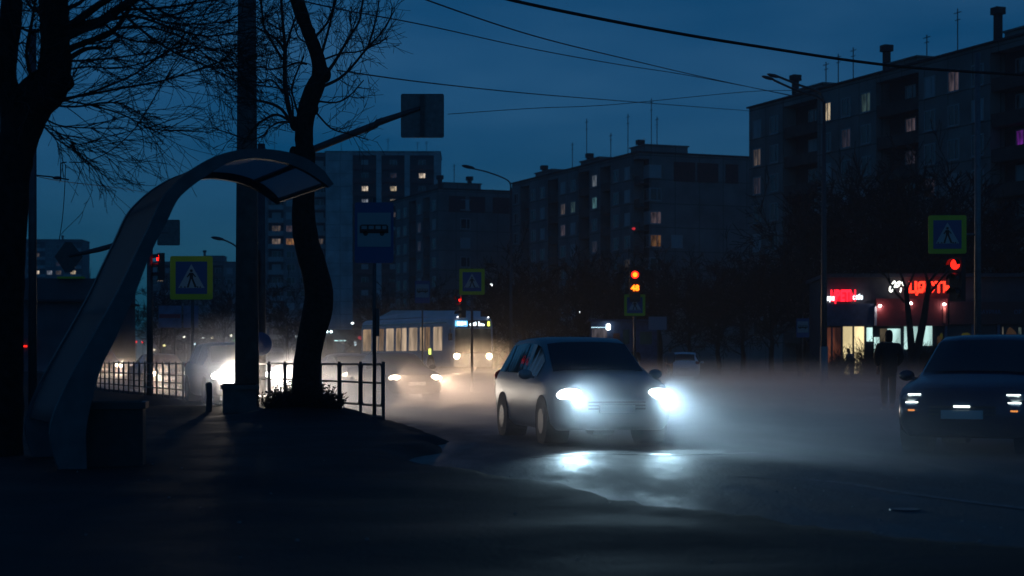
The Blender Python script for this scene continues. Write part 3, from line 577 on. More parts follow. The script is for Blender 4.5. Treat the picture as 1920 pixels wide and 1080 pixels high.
def bare_tree(seed, hgt, minr, kd=6, levels=3):
    rng = random.Random(seed); tr = MB(); cr = MB()
    pts = [Vector((0, 0, -.3))]; x = y = 0
    for k in range(1, 7): x += rng.gauss(0, .12); y += rng.gauss(0, .12); pts.append(Vector((x, y, hgt*.11*k)))
    rs_ = [.26, .22, .19, .16, .13, .10, .07]; rs_ = [r*hgt/10 for r in rs_]; tr.tube(pts, rs_, 8)
    for k in range(16):
        t = rng.uniform(1.6, 6); i = min(5, int(t)); a = pts[i].lerp(pts[i+1], t-i); an = rng.uniform(0, 6.28)
        branch(cr, a, Vector((math.cos(an), math.sin(an), rng.uniform(.5, 1.6))), hgt*rng.uniform(.25, .48), .05*hgt/10, rng, levels, 0, .05, .75, 3, minr, kd, 4)
    return tr, cr
protos = []
for sd in (11, 12, 13):
    tr, cr = bare_tree(sd, 10, .022, 5, 3); protos.append((tr, cr))
def far_tree(px, Y, h, k, label, group='bare trees in front of the apartment blocks', name='bare_tree', rz=0):
    p = gp(px, Y); root = empty(name, (p.x, p.y, 0), rz, label, 'tree', group); s = h/10; root.scale = (s*1.15, s*1.15, s)
    for nm, idx in (('trunk', 0), ('crown', 1)):
        key = (k, nm)
        if key not in TM: o = protos[k][idx].build(nm, farbark, root); TM[key] = o.data
        else: o = bpy.data.objects.new(nm, TM[key]); C.objects.link(o); o.parent = root
    return root
TM = {}
FT = [(930, 125, 9, 'left of the far end of the blank-walled block'), (985, 118, 10, 'above the roof of the silver hatchback'), (1035, 128, 11, 'right of the far street lamp'), (1085, 115, 9, 'above the blue kiosk'), (1140, 122, 10, 'left of the red signal with the countdown'),
 (1185, 135, 11, 'straight behind the red signal'), (1238, 124, 10.5, 'just right of the red signal'), (1290, 120, 9.5, 'above the white parked car'), (1345, 126, 10.5, 'before the blank end wall'), (1395, 116, 9.5, 'at the gap between the two panel blocks'),
 (1450, 112, 10, 'left of the bus stop sign by the shops'), (1505, 118, 11, 'behind the bus stop sign by the shops'), (1570, 124, 13, 'above the flower shop sign'), (1620, 118, 13, 'between the two red shop signs'), (1675, 124, 14, 'above the cursive white letters'),
 (1735, 120, 14, 'above the red lettering'), (1800, 118, 12, 'behind the right crossing sign'), (1870, 122, 12.5, 'above the grill windows at the right edge'),
 (820, 135, 8.5, 'behind the roof of the city bus'), (720, 150, 9, 'behind the large bus stop sign'), (540, 160, 10, 'behind the crooked trunk'), (420, 170, 10, 'behind the concrete pole'), (300, 160, 10, 'behind the left crossing sign'), (215, 150, 10, 'behind the shelter leg'), (70, 130, 8, 'over the dark pavilion at far left')]
for i, (px_, Y, h, wh_) in enumerate(FT):
    if px_ < 1460: h *= .72
    else: h *= .92
    far_tree(px_, Y, h, i % 3, 'bare dark tree '+wh_, rz=i*1.3)
# forked tree before the shop
root = empty('forked_tree', (*gp(1712, 88).xy, .1), 0, 'dark forked tree trunk standing in front of the lit shop windows', 'tree')
t = MB(); t.tube([(0, 0, -.2), (-.05, 0, 1.3), (-.15, 0, 2.6), (-.35, 0, 4.6)], [.24, .2, .17, .12], 8); t.tube([(.05, 0, .9), (.3, 0, 2.0), (.55, 0, 3.2), (.8, 0, 5.0)], [.2, .2, .17, .12], 8); t.build('trunk', farbark, root)
t = MB(); rg = random.Random(4)
for a, d in (((-.35, 0, 4.6), (-.3, 0, 1)), ((-.35, 0, 4.5), (.4, .3, 1)), ((.8, 0, 5.0), (.5, 0, 1)), ((.8, 0, 4.8), (-.2, -.4, 1)), ((.7, 0, 4.3), (.9, 0, .8)), ((-.25, 0, 3.8), (-.9, 0, .7))): branch(t, Vector(a), Vector(d), 3.4, .08, rg, 3, 0, .02, .7, 3, .015, 5)
t.build('crown', farbark, root)
# crooked tree by the fence
D2 = 33.3
root = empty('crooked_tree', tuple(gp(578, D2)), 0, 'crooked bare tree with a winding trunk beside the large bus stop sign', 'tree'); org = root.location.copy()
def pl(lst, D, dy=0, amp=.0, seed=0):
    rg = random.Random(seed); return [at(x, y, D+dy*i+rg.uniform(-amp, amp))-org for i, (x, y) in enumerate(lst)]
tk = [(582, 812, 92), (580, 790, 76), (574, 750, 62), (574, 700, 58), (582, 640, 59), (594, 590, 60), (598, 548, 62), (588, 500, 60), (575, 455, 54), (569, 405, 50), (570, 350, 48), (572, 290, 42), (570, 262, 38), (572, 225, 37), (582, 185, 40), (598, 145, 34), (598, 118, 31), (588, 85, 28), (574, 50, 27), (560, 10, 30), (548, -40, 30), (545, -120, 26), (560, -220, 20)]
pts = [at(x, y, D2)-org for x, y, _ in tk]; pp = spline(pts, 3); ww_ = spline([(w_, 0, 0) for *_, w_ in tk], 3)
rg = random.Random(2); t = MB(); t.tube(pp, [.87*q.x/2/F*D2*(1+rg.uniform(-.05, .07)) for q in ww_], 14)
for (x, y, r) in ((612, 545, .1), (553, 232, .09), (610, 140, .1), (556, 405, .08), (590, 205, .07), (585, 60, .06), (550, 285, .07)): t.ell(at(x, y, D2)-org, (r*1.1, r, r*1.6), 0, 10, 8)
t.build('trunk', bark, root, True)
BR = [([(556, 240), (542, 205), (535, 160), (534, 110), (535, 95)], 11, 8), ([(535, 95), (531, 50), (527, 0), (524, -60)], 7, 4), ([(534, 95), (520, 75), (500, 62), (478, 50)], 6, 3), ([(530, 112), (508, 75), (494, 45), (490, -10), (492, -70)], 6, 3),
 ([(535, 95), (545, 60), (553, 35), (562, 0)], 5, 2.5), ([(550, 238), (528, 205), (500, 192), (478, 188), (440, 180)], 7, 3), ([(552, 232), (520, 215), (495, 225), (478, 238), (455, 270)], 6, 3), ([(549, 232), (530, 228), (505, 240), (490, 262)], 4, 2),
 ([(605, 162), (635, 148), (660, 125), (690, 88), (715, 62), (738, 22)], 7, 2.5), ([(690, 88), (700, 55), (708, 20), (714, -30)], 5, 2), ([(690, 88), (712, 80), (728, 68)], 3, 2), ([(604, 148), (625, 120), (640, 95), (658, 65), (675, 35), (682, -20)], 7, 3),
 ([(660, 66), (657, 40), (655, 20)], 3, 2), ([(600, 112), (612, 70), (624, 20), (630, -40)], 6, 3), ([(592, 68), (612, 45), (625, 15), (640, -30)], 5, 3), ([(606, 112), (640, 100), (675, 96), (712, 80)], 4, 2), ([(598, 190), (630, 192), (655, 180), (682, 150)], 4, 2),
 ([(592, 210), (620, 240), (650, 250), (690, 262)], 4, 2), ([(575, 120), (555, 118), (530, 128)], 5, 3), ([(565, 230), (552, 190), (548, 160), (570, 105)], 5, 3), ([(550, 225), (545, 180), (520, 165), (480, 160)], 4, 2), ([(535, 125), (505, 130), (485, 125), (430, 140)], 4, 2), ([(532, 175), (510, 150), (490, 155), (450, 150)], 4, 2), ([(530, 60), (500, 40), (470, 30)], 3, 2), ([(588, 85), (560, 70), (548, 30)], 4, 2), ([(470, 165), (440, 120), (420, 95), (405, 60)], 4, 2), ([(500, 250), (470, 262), (430, 250), (400, 240)], 3, 2)]
cr = MB(); rg = random.Random(7)
for i, (l, w0, w1) in enumerate(BR):
    dy = rg.uniform(-.12, .12); P = spline(pl(l, D2, dy), 4); n = len(P); s = D2/F/2
    cr.tube(P, [(w0+(w1-w0)*k/(n-1))*s for k in range(n)], 6, cap=False)
    for k in range(int(n*1.3)):
        j = rg.randint(max(1, n//5), n-2); dv = (P[j+1]-P[j]).normalized(); sd = Vector((rg.gauss(0, 1), rg.gauss(0, .8), rg.gauss(0, 1)+.3)).normalized()
        branch(cr, P[j], dv*.6+sd*.9, rg.uniform(.2, .75), .008, rg, 1, 0, .03, .8, 3, .0045, 3, 3)
cr.build('crown', twig, root)
# dead weeds at its foot
def leafy(name, root_, cx, r, hgt, n, rg, m):
    b = MB()
    for k in range(n):
        a = rg.uniform(0, 6.28); q = rg.random()**.6*r; p = Vector((cx[0]+math.cos(a)*q, cx[1]+math.sin(a)*q*.7, 0)); p.z = verge_z(p.x, p.y)-.02; h = hgt*(1.1-q/r*.6)*rg.uniform(.4, 1.05)
        d = Vector((math.cos(a)*q/r*.7+rg.gauss(0, .15), math.sin(a)*q/r*.6, 1)); e = p+d*h; mid = p.lerp(e, .5)+Vector((rg.gauss(0, .02), 0, 0)); b.tube([p, mid, e], [.006, .005, .002], 3, cap=False)
        for j in range(6):
            t = rg.uniform(.05, 1)**1.3; c = p.lerp(e, t); s1 = Vector((rg.gauss(0, 1), rg.gauss(0, 1), rg.gauss(.4, .6))).normalized()*rg.uniform(.03, .08); s2 = s1.orthogonal().normalized()*rg.uniform(.01, .022)
            b.add([c, c+s1*.5+s2, c+s1, c+s1*.5-s2], [(0, 1, 2, 3)])
    return b.build(name, m, root_)
wd = mat('withered_leaf', (.018, .018, .014), .95)
cp = at(578, 795, 33.0); o = leafy('weed_clump', None, (cp.x-.05, cp.y-.3, verge_z(cp.x, cp.y)), .68, .52, 700, random.Random(3), wd); tag(o, 'dark clump of withered weeds round the foot of the crooked tree', 'weeds')
# big tree at the left edge
D1 = 20.0
root = empty('old_tree', (*gp(5, D1).xy, .1), 0, 'massive dark tree with sweeping bare boughs at the left edge', 'tree'); org = root.location.copy()
t = MB(); rg = random.Random(8)
def limb(lst, dy=0, n=12, k=3):
    P = spline([at(x, y, D1+dy*i)-org for i, (x, y, _) in enumerate(lst)], k); W = spline([(w_, 0, 0) for *_, w_ in lst], k)
    t.tube(P, [max(.01, q.x/2/F*D1*(1+rg.uniform(-.04, .05))) for q in W], n); return P
limb([(-8, 900, 110), (0, 850, 88), (6, 760, 76), (8, 660, 72), (10, 560, 70), (16, 480, 66), (22, 400, 62), (26, 340, 60), (30, 290, 68), (42, 235, 78), (62, 190, 82), (92, 160, 76), (104, 120, 60), (103, 60, 54), (100, 0, 54), (100, -60, 50), (110, -160, 40)])
limb([(30, 240, 60), (22, 190, 46), (8, 140, 46), (14, 80, 44), (22, 10, 40), (20, -60, 36)])
limb([(90, 165, 60), (115, 155, 46), (135, 148, 26)])
t.build('trunk', bark, root, True)
BG = [([(115, 70), (150, 52), (190, 40), (225, 15), (270, -10), (330, -35)], 26, 10), ([(120, 95), (165, 78), (210, 60), (240, 20), (250, -20)], 14, 8), ([(118, 60), (170, 20), (220, -15)], 18, 10), ([(122, 115), (160, 92), (200, 90), (210, 88)], 12, 3),
 ([(80, 205), (130, 185), (180, 170), (250, 140), (310, 100), (370, 70)], 7, 2), ([(82, 190), (150, 180), (230, 165), (310, 150), (400, 120), (440, 108)], 6, 2), ([(78, 195), (140, 200), (200, 192), (240, 200), (300, 240)], 5, 2), ([(75, 215), (110, 235), (170, 240), (220, 240)], 4, 2),
 ([(72, 225), (100, 255), (130, 275), (175, 285)], 4, 1.5), ([(120, 115), (180, 112), (240, 105), (300, 95)], 5, 2), ([(190, 42), (250, 30), (330, 55), (390, 68), (450, 58)], 7, 2.5), ([(225, 20), (270, 60), (330, 100), (380, 120), (420, 140)], 6, 2), ([(225, 18), (300, 15), (370, 5), (440, -5)], 6, 3),
 ([(240, 5), (290, 35), (340, 45), (420, 40), (460, 20)], 5, 2), ([(260, -5), (320, 30), (370, 30), (450, 10)], 5, 2), ([(190, 40), (230, 70), (280, 80), (330, 78)], 5, 2), ([(75, 180), (60, 150), (50, 100), (60, 40), (70, -20)], 9, 5), ([(80, 195), (120, 170), (150, 120), (170, 110)], 5, 2),
 ([(40, 170), (60, 140), (75, 125), (85, 60), (60, 0)], 8, 4), ([(20, 130), (0, 110), (-20, 80)], 8, 4), ([(40, 260), (30, 225), (25, 190), (40, 175)], 8, 3), ([(125, 100), (200, 60), (260, 50), (300, 55), (350, 75), (395, 110), (440, 130)], 6, 2), ([(84, 185), (160, 195), (230, 215), (280, 240), (330, 245), (400, 248)], 4, 1.5), ([(330, 100), (380, 90), (440, 100)], 4, 2),
 ([(128, 130), (170, 125), (220, 128), (290, 110), (340, 75)], 4, 2), ([(100, 30), (60, 15), (40, -20)], 9, 5), ([(110, 20), (150, 5), (180, -30)], 10, 6), ([(0, 60), (30, 50), (60, 60), (95, 50)], 5, 4), ([(16, 100), (40, 80), (60, 90)], 4, 3), ([(380, -20), (350, 20), (300, 28), (260, 18)], 5, 3), ([(70, 230), (95, 240), (125, 262), (150, 270), (200, 262)], 3, 1.5)]
cr = MB()
for i, (l, w0, w1) in enumerate(BG):
    dy = rg.uniform(-.25, .25); P = spline([at(x, y, D1+dy*j)-org for j, (x, y) in enumerate(l)], 4); n = len(P); s = D1/F/2
    cr.tube(P, [(w0+(w1-w0)*k/(n-1))*s for k in range(n)], 6, cap=False)
    for k in range(int(n*.95)):
        j = rg.randint(max(1, n//6), n-2); dv = (P[j+1]-P[j]).normalized(); sd = Vector((rg.gauss(0, .7), rg.gauss(0, .8), rg.gauss(0, .8)+.1)).normalized()
        branch(cr, P[j], dv*1.1+sd*.7, rg.uniform(.3, 1.0), .007, rg, 2 if k % 3 == 0 else 1, 0, .0, .55, 3, .0032, 3, 5, .12)
cr.build('crown', twig, root)
# ------------------------------------------------------------------ shelter
sh_o = at(100, 675, 17.4); sh_o.z = 0
root = empty('bus_shelter', (sh_o.x, sh_o.y, .06), math.atan2(V.y, V.x), 'curved bus shelter arching from a leaning back panel over the pavement', 'bus shelter')
def shp(px, py):    # picture point on the near end plane of the shelter -> shelter's own frame (x across, y along the street)
    k = (px-960)/F; a = (k*sh_o.y-sh_o.x)/(V.x-k*V.y); Y = sh_o.y+V.y*a; return Vector((a, 0, H0-(py-675)/F*Y-.06))
outer = [(122, 908), (100, 850), (95, 795), (128, 715), (172, 635), (222, 545), (253, 480), (280, 424), (303, 374), (327, 345), (360, 317), (405, 292), (455, 280), (495, 279), (540, 285), (580, 300), (607, 320), (626, 345)]
inner = [(164, 908), (162, 850), (163, 795), (186, 700), (212, 645), (250, 560), (284, 472), (312, 418), (330, 380), (347, 360), (378, 336), (425, 307), (465, 298), (495, 298), (535, 305), (572, 320), (598, 336), (618, 351)]
po = spline([shp(*p) for p in outer], 3); pi = spline([shp(*p) for p in inner], 3)
LEN = 2.25
shm = mat('shelter_frame_paint', (.075, .085, .10), .55, .1, var=.25, scale=5)
for y0 in (0, LEN-.1):
    b = MB(); n = len(po); vs = []
    for a, c in zip(po, pi):
        for yy in (y0, y0+.1): vs += [(a.x, yy, a.z), (c.x, yy, c.z)]
    fs = []
    for i in range(n-1):
        o_ = i*4; fs += [(o_, o_+4, o_+5, o_+1), (o_+2, o_+3, o_+7, o_+6), (o_, o_+2, o_+6, o_+4), (o_+1, o_+5, o_+7, o_+3)]
    fs += [(0, 1, 3, 2), (4*n-4, 4*n-2, 4*n-1, 4*n-3)]; b.add(vs, fs); b.build('rib', shm, root, True).data.shade_flat()
shpan = bpy.data.materials.new('milky_shelter_panel'); shpan.use_nodes = True; n_ = shpan.node_tree; pb = n_.nodes['Principled BSDF']; pb.inputs['Base Color'].default_value = (.14, .15, .17, 1); pb.inputs['Roughness'].default_value = .6
tr_ = n_.nodes.new('ShaderNodeBsdfTranslucent'); tr_.inputs['Color'].default_value = (.7, .72, .75, 1); ms = n_.nodes.new('ShaderNodeMixShader'); ms.inputs[0].default_value = .65
nz = n_.nodes.new('ShaderNodeTexNoise'); nz.inputs['Scale'].default_value = 2.5; nz.inputs['Detail'].default_value = 6; rr_ = n_.nodes.new('ShaderNodeValToRGB'); rr_.color_ramp.elements[0].color = (.06, .068, .08, 1); rr_.color_ramp.elements[1].color = (.12, .13, .15, 1)
n_.links.new(nz.outputs['Fac'], rr_.inputs['Fac']); n_.links.new(rr_.outputs['Color'], pb.inputs['Base Color'])
n_.links.new(pb.outputs[0], ms.inputs[1]); n_.links.new(tr_.outputs[0], ms.inputs[2]); n_.links.new(ms.outputs[0], n_.nodes['Material Output'].inputs['Surface'])
b = MB(); vs = []; sel = [(a.lerp(c, .12), a.lerp(c, .28)) for a, c in zip(po, pi)][6:]
for a, c in sel:
    for yy in (.1, LEN-.1): vs += [(a.x, yy, a.z), (c.x, yy, c.z)]
n = len(sel); fs = []
for i in range(n-1): o_ = i*4; fs += [(o_, o_+4, o_+6, o_+2), (o_+1, o_+3, o_+7, o_+5)]
fs += [(0, 2, 3, 1), (4*n-4, 4*n-3, 4*n-1, 4*n-2)]; b.add(vs, fs); b.build('canopy_panel', shpan, root, True)
for i in (14, 24, 34, 44, len(po)-2):
    b = MB(); p = po[i].lerp(pi[i], .6); b.tube([(p.x, .1, p.z), (p.x, LEN-.1, p.z)], .028, 6)
    b.build('purlin', shm, root)
p = gpt(219, 896); 
# litter bin
root = empty('litter_bin', (at(217, 675, 18.2).x, 18.2, .08), R(8), 'square dark litter bin standing beside the shelter leg', 'bin')
b = MB(); b.prism([(-.29, -.24, 0), (.29, -.24, 0), (.29, .24, 0), (-.29, .24, 0)], (0, 0, .62)); b.build('bin_body', mat('bin_paint', (.02, .022, .024), .6, var=.3, scale=8), root)
b = MB()
b.b2(-.32, .32, -.27, -.22, .622, .69); b.b2(-.32, .32, .22, .27, .622, .69); b.b2(-.32, -.27, -.218, .218, .622, .69); b.b2(.27, .32, -.218, .218, .622, .69); b.build('bin_rim', mat('bin_rim_paint', (.03, .033, .036), .5), root)
# ------------------------------------------------------------------ poles
def pole(name, px, Y, ytop, r0, r1, m, label, n=14, cat='pole', base=True):
    p = gp(px, Y); zt = H0-(ytop-675)/F*Y; root = empty(name, (p.x, p.y, p.z+.05), 0, label, cat)
    b = MB(); b.tube([(0, 0, -.2), (0, 0, zt)], [r0, r1], n); b.build('shaft', m, root, True)
    if base: b = MB(); b.tube([(0, 0, -.1), (0, 0, .12), (0, 0, .16)], [r0*1.5, r0*1.5, r0*1.1], n); b.build('footing', concrete, root)
    return root
pole('concrete_pole', 463, 37, -260, .26, .165, concrete, 'thick concrete pole running out of the top of the picture')
r = pole('catenary_pole', 61, 30, 60, .075, .065, steel, 'thin steel pole with a short wire bracket behind the old tree')
b = MB(); zz = H0+(675-328)/F*30-.05; b.tube([(0, 0, zz), (.3, 0, zz-.03), (.62, 0, zz-.08)], .012, 5); b.ell((.42, 0, zz-.05), (.08, .03, .03)); b.tube([(.48, 0, zz+.2), (.48, 0, zz-.1)], .01, 4); b.tube([(.58, 0, zz+.22), (.48, 0, zz+.2)], .01, 4); b.build('bracket', steel, r)
# mast with arm and board seen from behind
def mast(px, Y, arm_pts, board, label, name='signal_mast'):
    p = gp(px, Y); root = empty(name, (p.x, p.y, p.z+.08), 0, label, 'signal mast'); o_ = root.location
    b = MB(); zt = H0-(arm_pts[0][1]-40-675)/F*Y; b.tube([(0, 0, -.2), (0, 0, zt)], [.11, .09], 12); b.build('shaft', steel, root, True)
    q = [at(x, y, Y)-Vector(o_) for x, y in arm_pts]; b = MB(); b.tube(q, [.085]*(len(q)-1)+[.05], 8); b.build('arm', steel, root, True)
    return root
r = mast(490, 42, [(490, 316), (590, 279), (660, 251), (704, 234), (708, 230), (790, 202)], None, 'signal mast holding a square board over the road on a long arm')
bo = at(792, 217, 42)-Vector(r.location)
def rrect(w_, h_, rad, c, y=0, n=5):
    out = []
    for cx, cz, a0 in ((w_/2-rad, h_/2-rad, 0), (-w_/2+rad, h_/2-rad, 90), (-w_/2+rad, -h_/2+rad, 180), (w_/2-rad, -h_/2+rad, 270)):
        for k in range(n+1): a = R(a0+90*k/n); out.append(Vector((c[0]+cx+rad*math.cos(a), c[1]+y, c[2]+cz+rad*math.sin(a))))
    return out
b = MB(); b.prism(rrect(1.03, 1.05, .05, bo), (0, .03, 0)); b.build('sign_board', galv, r)
b = MB(); b.b2(bo.x-.05, bo.x+.05, bo.y-.06, bo.y-.005, bo.z-.5, bo.z+.5); b.build('board_bracket', steel, r)
def rotbox(o, deg): o.rotation_euler = (0, 0, R(deg)); return o
def signal(parent, c, s=1.0, face=(0, -1, 0), red=True, rz=0, digits=None, arrow=False, core=True):
    hd = empty('signal_head', c, rz); hd.parent = parent
    b = MB(); b.b2(-.16*s, .16*s, -.09, .09, -.5*s, .48*s); b.build('housing', plastic, hd)
    for k, zc in enumerate((.32*s, 0, -.32*s)):
        b = MB(); b.tube([(0, -.09, zc), (0, -.115, zc)], .115*s, 18); on = k == 0 and red
        b.build('lamp', red_on if on else mat('unlit_signal_lens', (.03, .03, .03), .3), hd)
        if on and core: b = MB(); b.tube([(0, -.115, zc), (0, -.125, zc)], .075*s, 18); b.build('lamp_core', red_core, hd)
        b = MB(); vs = []; N = 10
        for i in range(N+1):
            a = R(180*i/N)
            for yy in (-.1, -.28): vs.append((.135*s*math.cos(a), yy, zc+.135*s*math.sin(a)+(.0 if yy > -.2 else -.02)))
        b.add(vs, [(2*i, 2*i+1, 2*i+3, 2*i+2) for i in range(N)]); b.build('visor', plastic, hd)
    return hd
hd = signal(r, (-.17, -.1, H0+.05+(675-515)/F*42), .95, rz=R(-72), core=False)
b = MB(); b.tube([(.0, -.16, 0), (0, -.19, 0)], .28, 24); o = b.build('round_sign', sblue, r); o.location = (0, 0, H0-.08+(675-645)/F*42)
r2 = mast(281, 56, [(281, 435), (228, 456), (185, 468), (130, 480)], None, 'farther signal mast with a diamond sign on its arm behind the shelter leg')
bo = at(128, 481, 56)-Vector(r2.location)
b = MB(); b.prism([bo+Vector(q) for q in ((-.44, 0, 0), (-.1, 0, -.5), (.1, 0, -.5), (.46, 0, 0), (.1, 0, .46), (-.1, 0, .46))], (0, .03, 0)); b.build('diamond_sign', steel, r2)
bo = at(316, 436, 56)-Vector(r2.location); b = MB(); b.prism(rrect(.72, .82, .05, bo), (0, .03, 0)); b.tube([(0, 0, bo.z), (bo.x, .02, bo.z)], .03, 6); b.build('sign_board', galv, r2)
signal(r2, (.36, -.05, H0+(675-505)/F*56), .9, rz=R(-65), core=False)
# pedestrian crossing signs
def ped_sign(parent, c, s, rz=0, tw=1.0):
    hd = empty('crossing_sign', c, rz); hd.parent = parent
    b = MB(); b.prism(rrect(s*1.0, s*1.02, .05*s, (0, 0, 0)), (0, .02, 0)); b.build('yellow_board', yellow, hd)
    b = MB(); b.prism(rrect(s*.74, s*.76, .01*s, (0, -.006, 0)), (0, .005, 0)); b.build('blue_panel', sblue, hd)
    b = MB(); b.prism([(-.31*s, -.012, -.24*s), (.31*s, -.012, -.24*s), (0, -.012, .32*s)], (0, .005, 0)); b.build('white_triangle', swhite, hd)
    y = -.018; f = MB()
    def q(pts): f.prism([(x*s, y, z*s) for x, z in pts], (0, .005, 0))
    n = 12; q([(.0+.035*math.cos(2*math.pi*k/n), .165+.035*math.sin(2*math.pi*k/n)) for k in range(n)])
    q([(-.045, .12), (.04, .12), (.045, -.02), (-.04, -.02)]); q([(-.045, .115), (-.11, .02), (-.085, .005), (-.03, .075)]); q([(.04, .115), (.11, .03), (.09, .01), (.035, .07)])
    q([(-.04, -.02), (.0, -.02), (-.06, -.23), (-.11, -.23)]); q([(.0, -.02), (.045, -.02), (.13, -.22), (.08, -.23)])
    for k in (-.24, -.15, .15, .21): q([(k-.02, -.235), (k+.02, -.235), (k+.01, -.2), (k-.01, -.2)])
    f.build('walking_figure', sblack, hd); return hd
r = pole('crossing_sign_post', 361, 48, 486, .045, .045, steel, 'left crossing sign with a walking figure on a slim post', 10, 'road sign')
ped_sign(r, (-.02, -.06, H0-.05+(675-521)/F*48), 1.16)
r = pole('crossing_sign_post', 885, 66, 506, .05, .05, steel, 'middle crossing sign above the roof of the city bus', 10, 'road sign')
ped_sign(r, (0, -.07, H0-.05+(675-529)/F*66), .95); signal(r, (-.36, 0, H0-.05+(675-575)/F*66), .85, rz=R(-68), core=False)
r = pole('crossing_signal', 1190, 78, 515, .06, .06, steel, 'red signal with a two digit countdown and dim crossing sign below', 10, 'traffic light')
hd = signal(r, (0, -.14, H0-.05+(675-538)/F*78), 1.45)
z48 = -.30
b = MB(); b.b2(-.22, .22, -.12, -.10, -.25, .02); b.build('countdown_panel', plastic, hd)
text_obj('countdown_digits', '48', .36, red_core, hd, (0, -.15, -.24), (R(90), 0, 0), .01, bold=.012)
ped_sign(r, (0, -.08, H0-.05+(675-575)/F*78), .93)
p = gp(1833, 45); r = empty('crossing_signal', (p.x, p.y, .05), 0, 'right crossing sign hung on an arm above an oblique red signal', 'traffic light')
b = MB(); b.tube([(0, 0, -.2), (0, 0, 9)], [.10, .07], 12); b.build('shaft', galv, r, True)
zs = H0-.05+(675-440)/F*45; b = MB(); b.tube([(0, 0, zs), (-.85, -.0, zs+.02)], .035, 8); b.build('arm', galv, r, True)
ped_sign(r, (-.79, -.07, zs), .96, R(-4)); signal(r, (-.52, -.02, zs-1.13), 1.15, rz=R(-48), core=False)
# bus stop signs
def stop_sign(px, Y, w_, h_, ytop, label, post_r=.035, small=False):
    r = pole('bus_stop_sign', px, Y, ytop-4, post_r, post_r, steel, label, 8, 'bus stop sign')
    zc = H0-.05+(675-ytop)/F*Y-h_/2; hd = (0, -.06, zc)
    b = MB(); b.prism(rrect(w_, h_, .04, hd), (0, .02, 0)); b.build('blue_board', sblue, r)
    b = MB(); b.prism(rrect(w_*.86, w_*.88, .01, (0, -.066, zc+h_*.05)), (0, .004, 0)); b.build('white_panel', mat('stop_white', (.26, .3, .33), .5), r)
    f = MB(); s = w_*.74; y = -.072; zb = zc+h_*.05
    def q(pts): f.prism([(x*s, y, zb+z*s) for x, z in pts], (0, .004, 0))
    q([(-.5, -.12), (.5, -.12), (.5, .02), (-.5, .02)]); q([(-.47, .14), (.47, .14), (.44, .18), (-.43, .18)])
    for x in (-.47, -.22, .02, .26, .46): q([(x-.03, .02), (x+.03, .02), (x+.03, .14), (x-.03, .14)])
    n = 14
    for x in (-.3, .28): q([(x+.085*math.cos(2*math.pi*k/n), -.13+.085*math.sin(2*math.pi*k/n)) for k in range(n)])
    f.build('bus_pictogram', sblack, r)
    return r
r = stop_sign(702, 31.9, .70, 1.10, 380, 'large blue bus stop sign on a tall post beside the crooked tree')
b = MB(); b.b2(.03, .09, -.06, .06, H0+.38, H0+.88); b.build('post_box', steel, r); b = MB(); b.b2(.04, .14, -.07, .07, -.05, .12); b.build('cable_box', steel, r)
stop_sign(792, 80, .68, 1.02, 545, 'small bus stop sign in front of the city bus')
stop_sign(1505, 100, .72, 1.08, 597, 'bus stop sign by the shops on the far kerb')
# street lamps
def lamp(px, Y, ytop, arm, heads, label, base_m=None, r0=.11):
    p = gp(px, Y); root = empty('street_lamp', (p.x, p.y, .05), 0, label, 'street lamp', None); o_ = Vector(root.location)
    zt = H0-(ytop-675)/F*Y-.05; b = MB(); b.tube([(0, 0, -.2), (0, 0, 4), (0, 0, zt)], [r0*1.2, r0, r0*.6], 10); b.build('pole', base_m or steel, root, True)
    for a in arm:
        q = spline([(0, 0, zt-.05)]+[at(x, y, Y)-o_ for x, y in a], 4); b = MB(); b.tube(q, r0*.4, 7); b.build('arm', steel, root, True)
    for (x, y, ang) in heads:
        c = at(x, y, Y)-o_; b = MB(); b.ell((0, 0, 0), (.42*Y/110, .14*Y/110, .11*Y/110)); o = b.build('lamp_head', steel, root, True); o.location = c; o.rotation_euler = (0, R(ang), 0)
    return root
lamp(958, 110, 352, [[(952, 338), (915, 323), (885, 316)]], [(878, 313, 12)], 'unlit street lamp with one curved arm left of the middle block')
r = lamp(1545, 72, 190, [[(1535, 172), (1500, 160), (1450, 140)], [(1530, 180), (1495, 170), (1450, 150)]], [(1450, 142, 15), (1440, 146, 15)], 'unlit street lamp with twin arms before the nearest block', None, .12)
b = MB(); b.tube([(0, 0, -.1), (0, 0, 1.7)], .165, 12); b.build('pale_sleeve', mat('whitewash', (.3, .3, .32), .8), r)
lamp(452, 95, 470, [[(440, 460), (425, 452), (412, 448)]], [(408, 447, 10)], 'small unlit street lamp left of the concrete pole')
# ------------------------------------------------------------------ wires
def wire(pts, r, label, Dlist, group='overhead wires across the street'):
    P = [at(x, y, d) for (x, y), d in zip(pts, Dlist)]; o_ = P[0].copy(); b = MB(); b.tube([p-o_ for p in spline(P, 8)], r, 5); o = b.build('overhead_wire', steel if r < .02 else black); o.location = o_; tag(o, label, 'wire', group)
wire([(900, -20), (965, 2), (1190, 48), (1400, 84), (1680, 124), (1960, 143)], .028, 'thickest overhead cable, sagging to the right edge', [26, 26.5, 28, 30, 33, 36])
wire([(780, -14), (800, 0), (1000, 67), (1180, 112), (1330, 147), (1490, 181)], .013, 'thin wire running steeply down towards the twin-armed lamp', [26, 26.5, 33, 43, 55, 70])
wire([(560, 0), (640, 18), (800, 48), (1000, 92), (1160, 121), (1300, 143), (1490, 180)], .013, 'thin wire crossing the twigs of the crooked tree', [30, 31, 36, 44, 52, 60, 70])
wire([(632, 132), (800, 155), (1000, 176), (1200, 192), (1405, 208)], .022, 'long faint wire from the crooked tree to the nearest block', [50, 62, 80, 105, 150])
wire([(840, 214), (1000, 203), (1150, 196), (1400, 172), (1500, 170)], .012, 'hair-thin wire rising from the square board', [60, 62, 66, 70, 72])
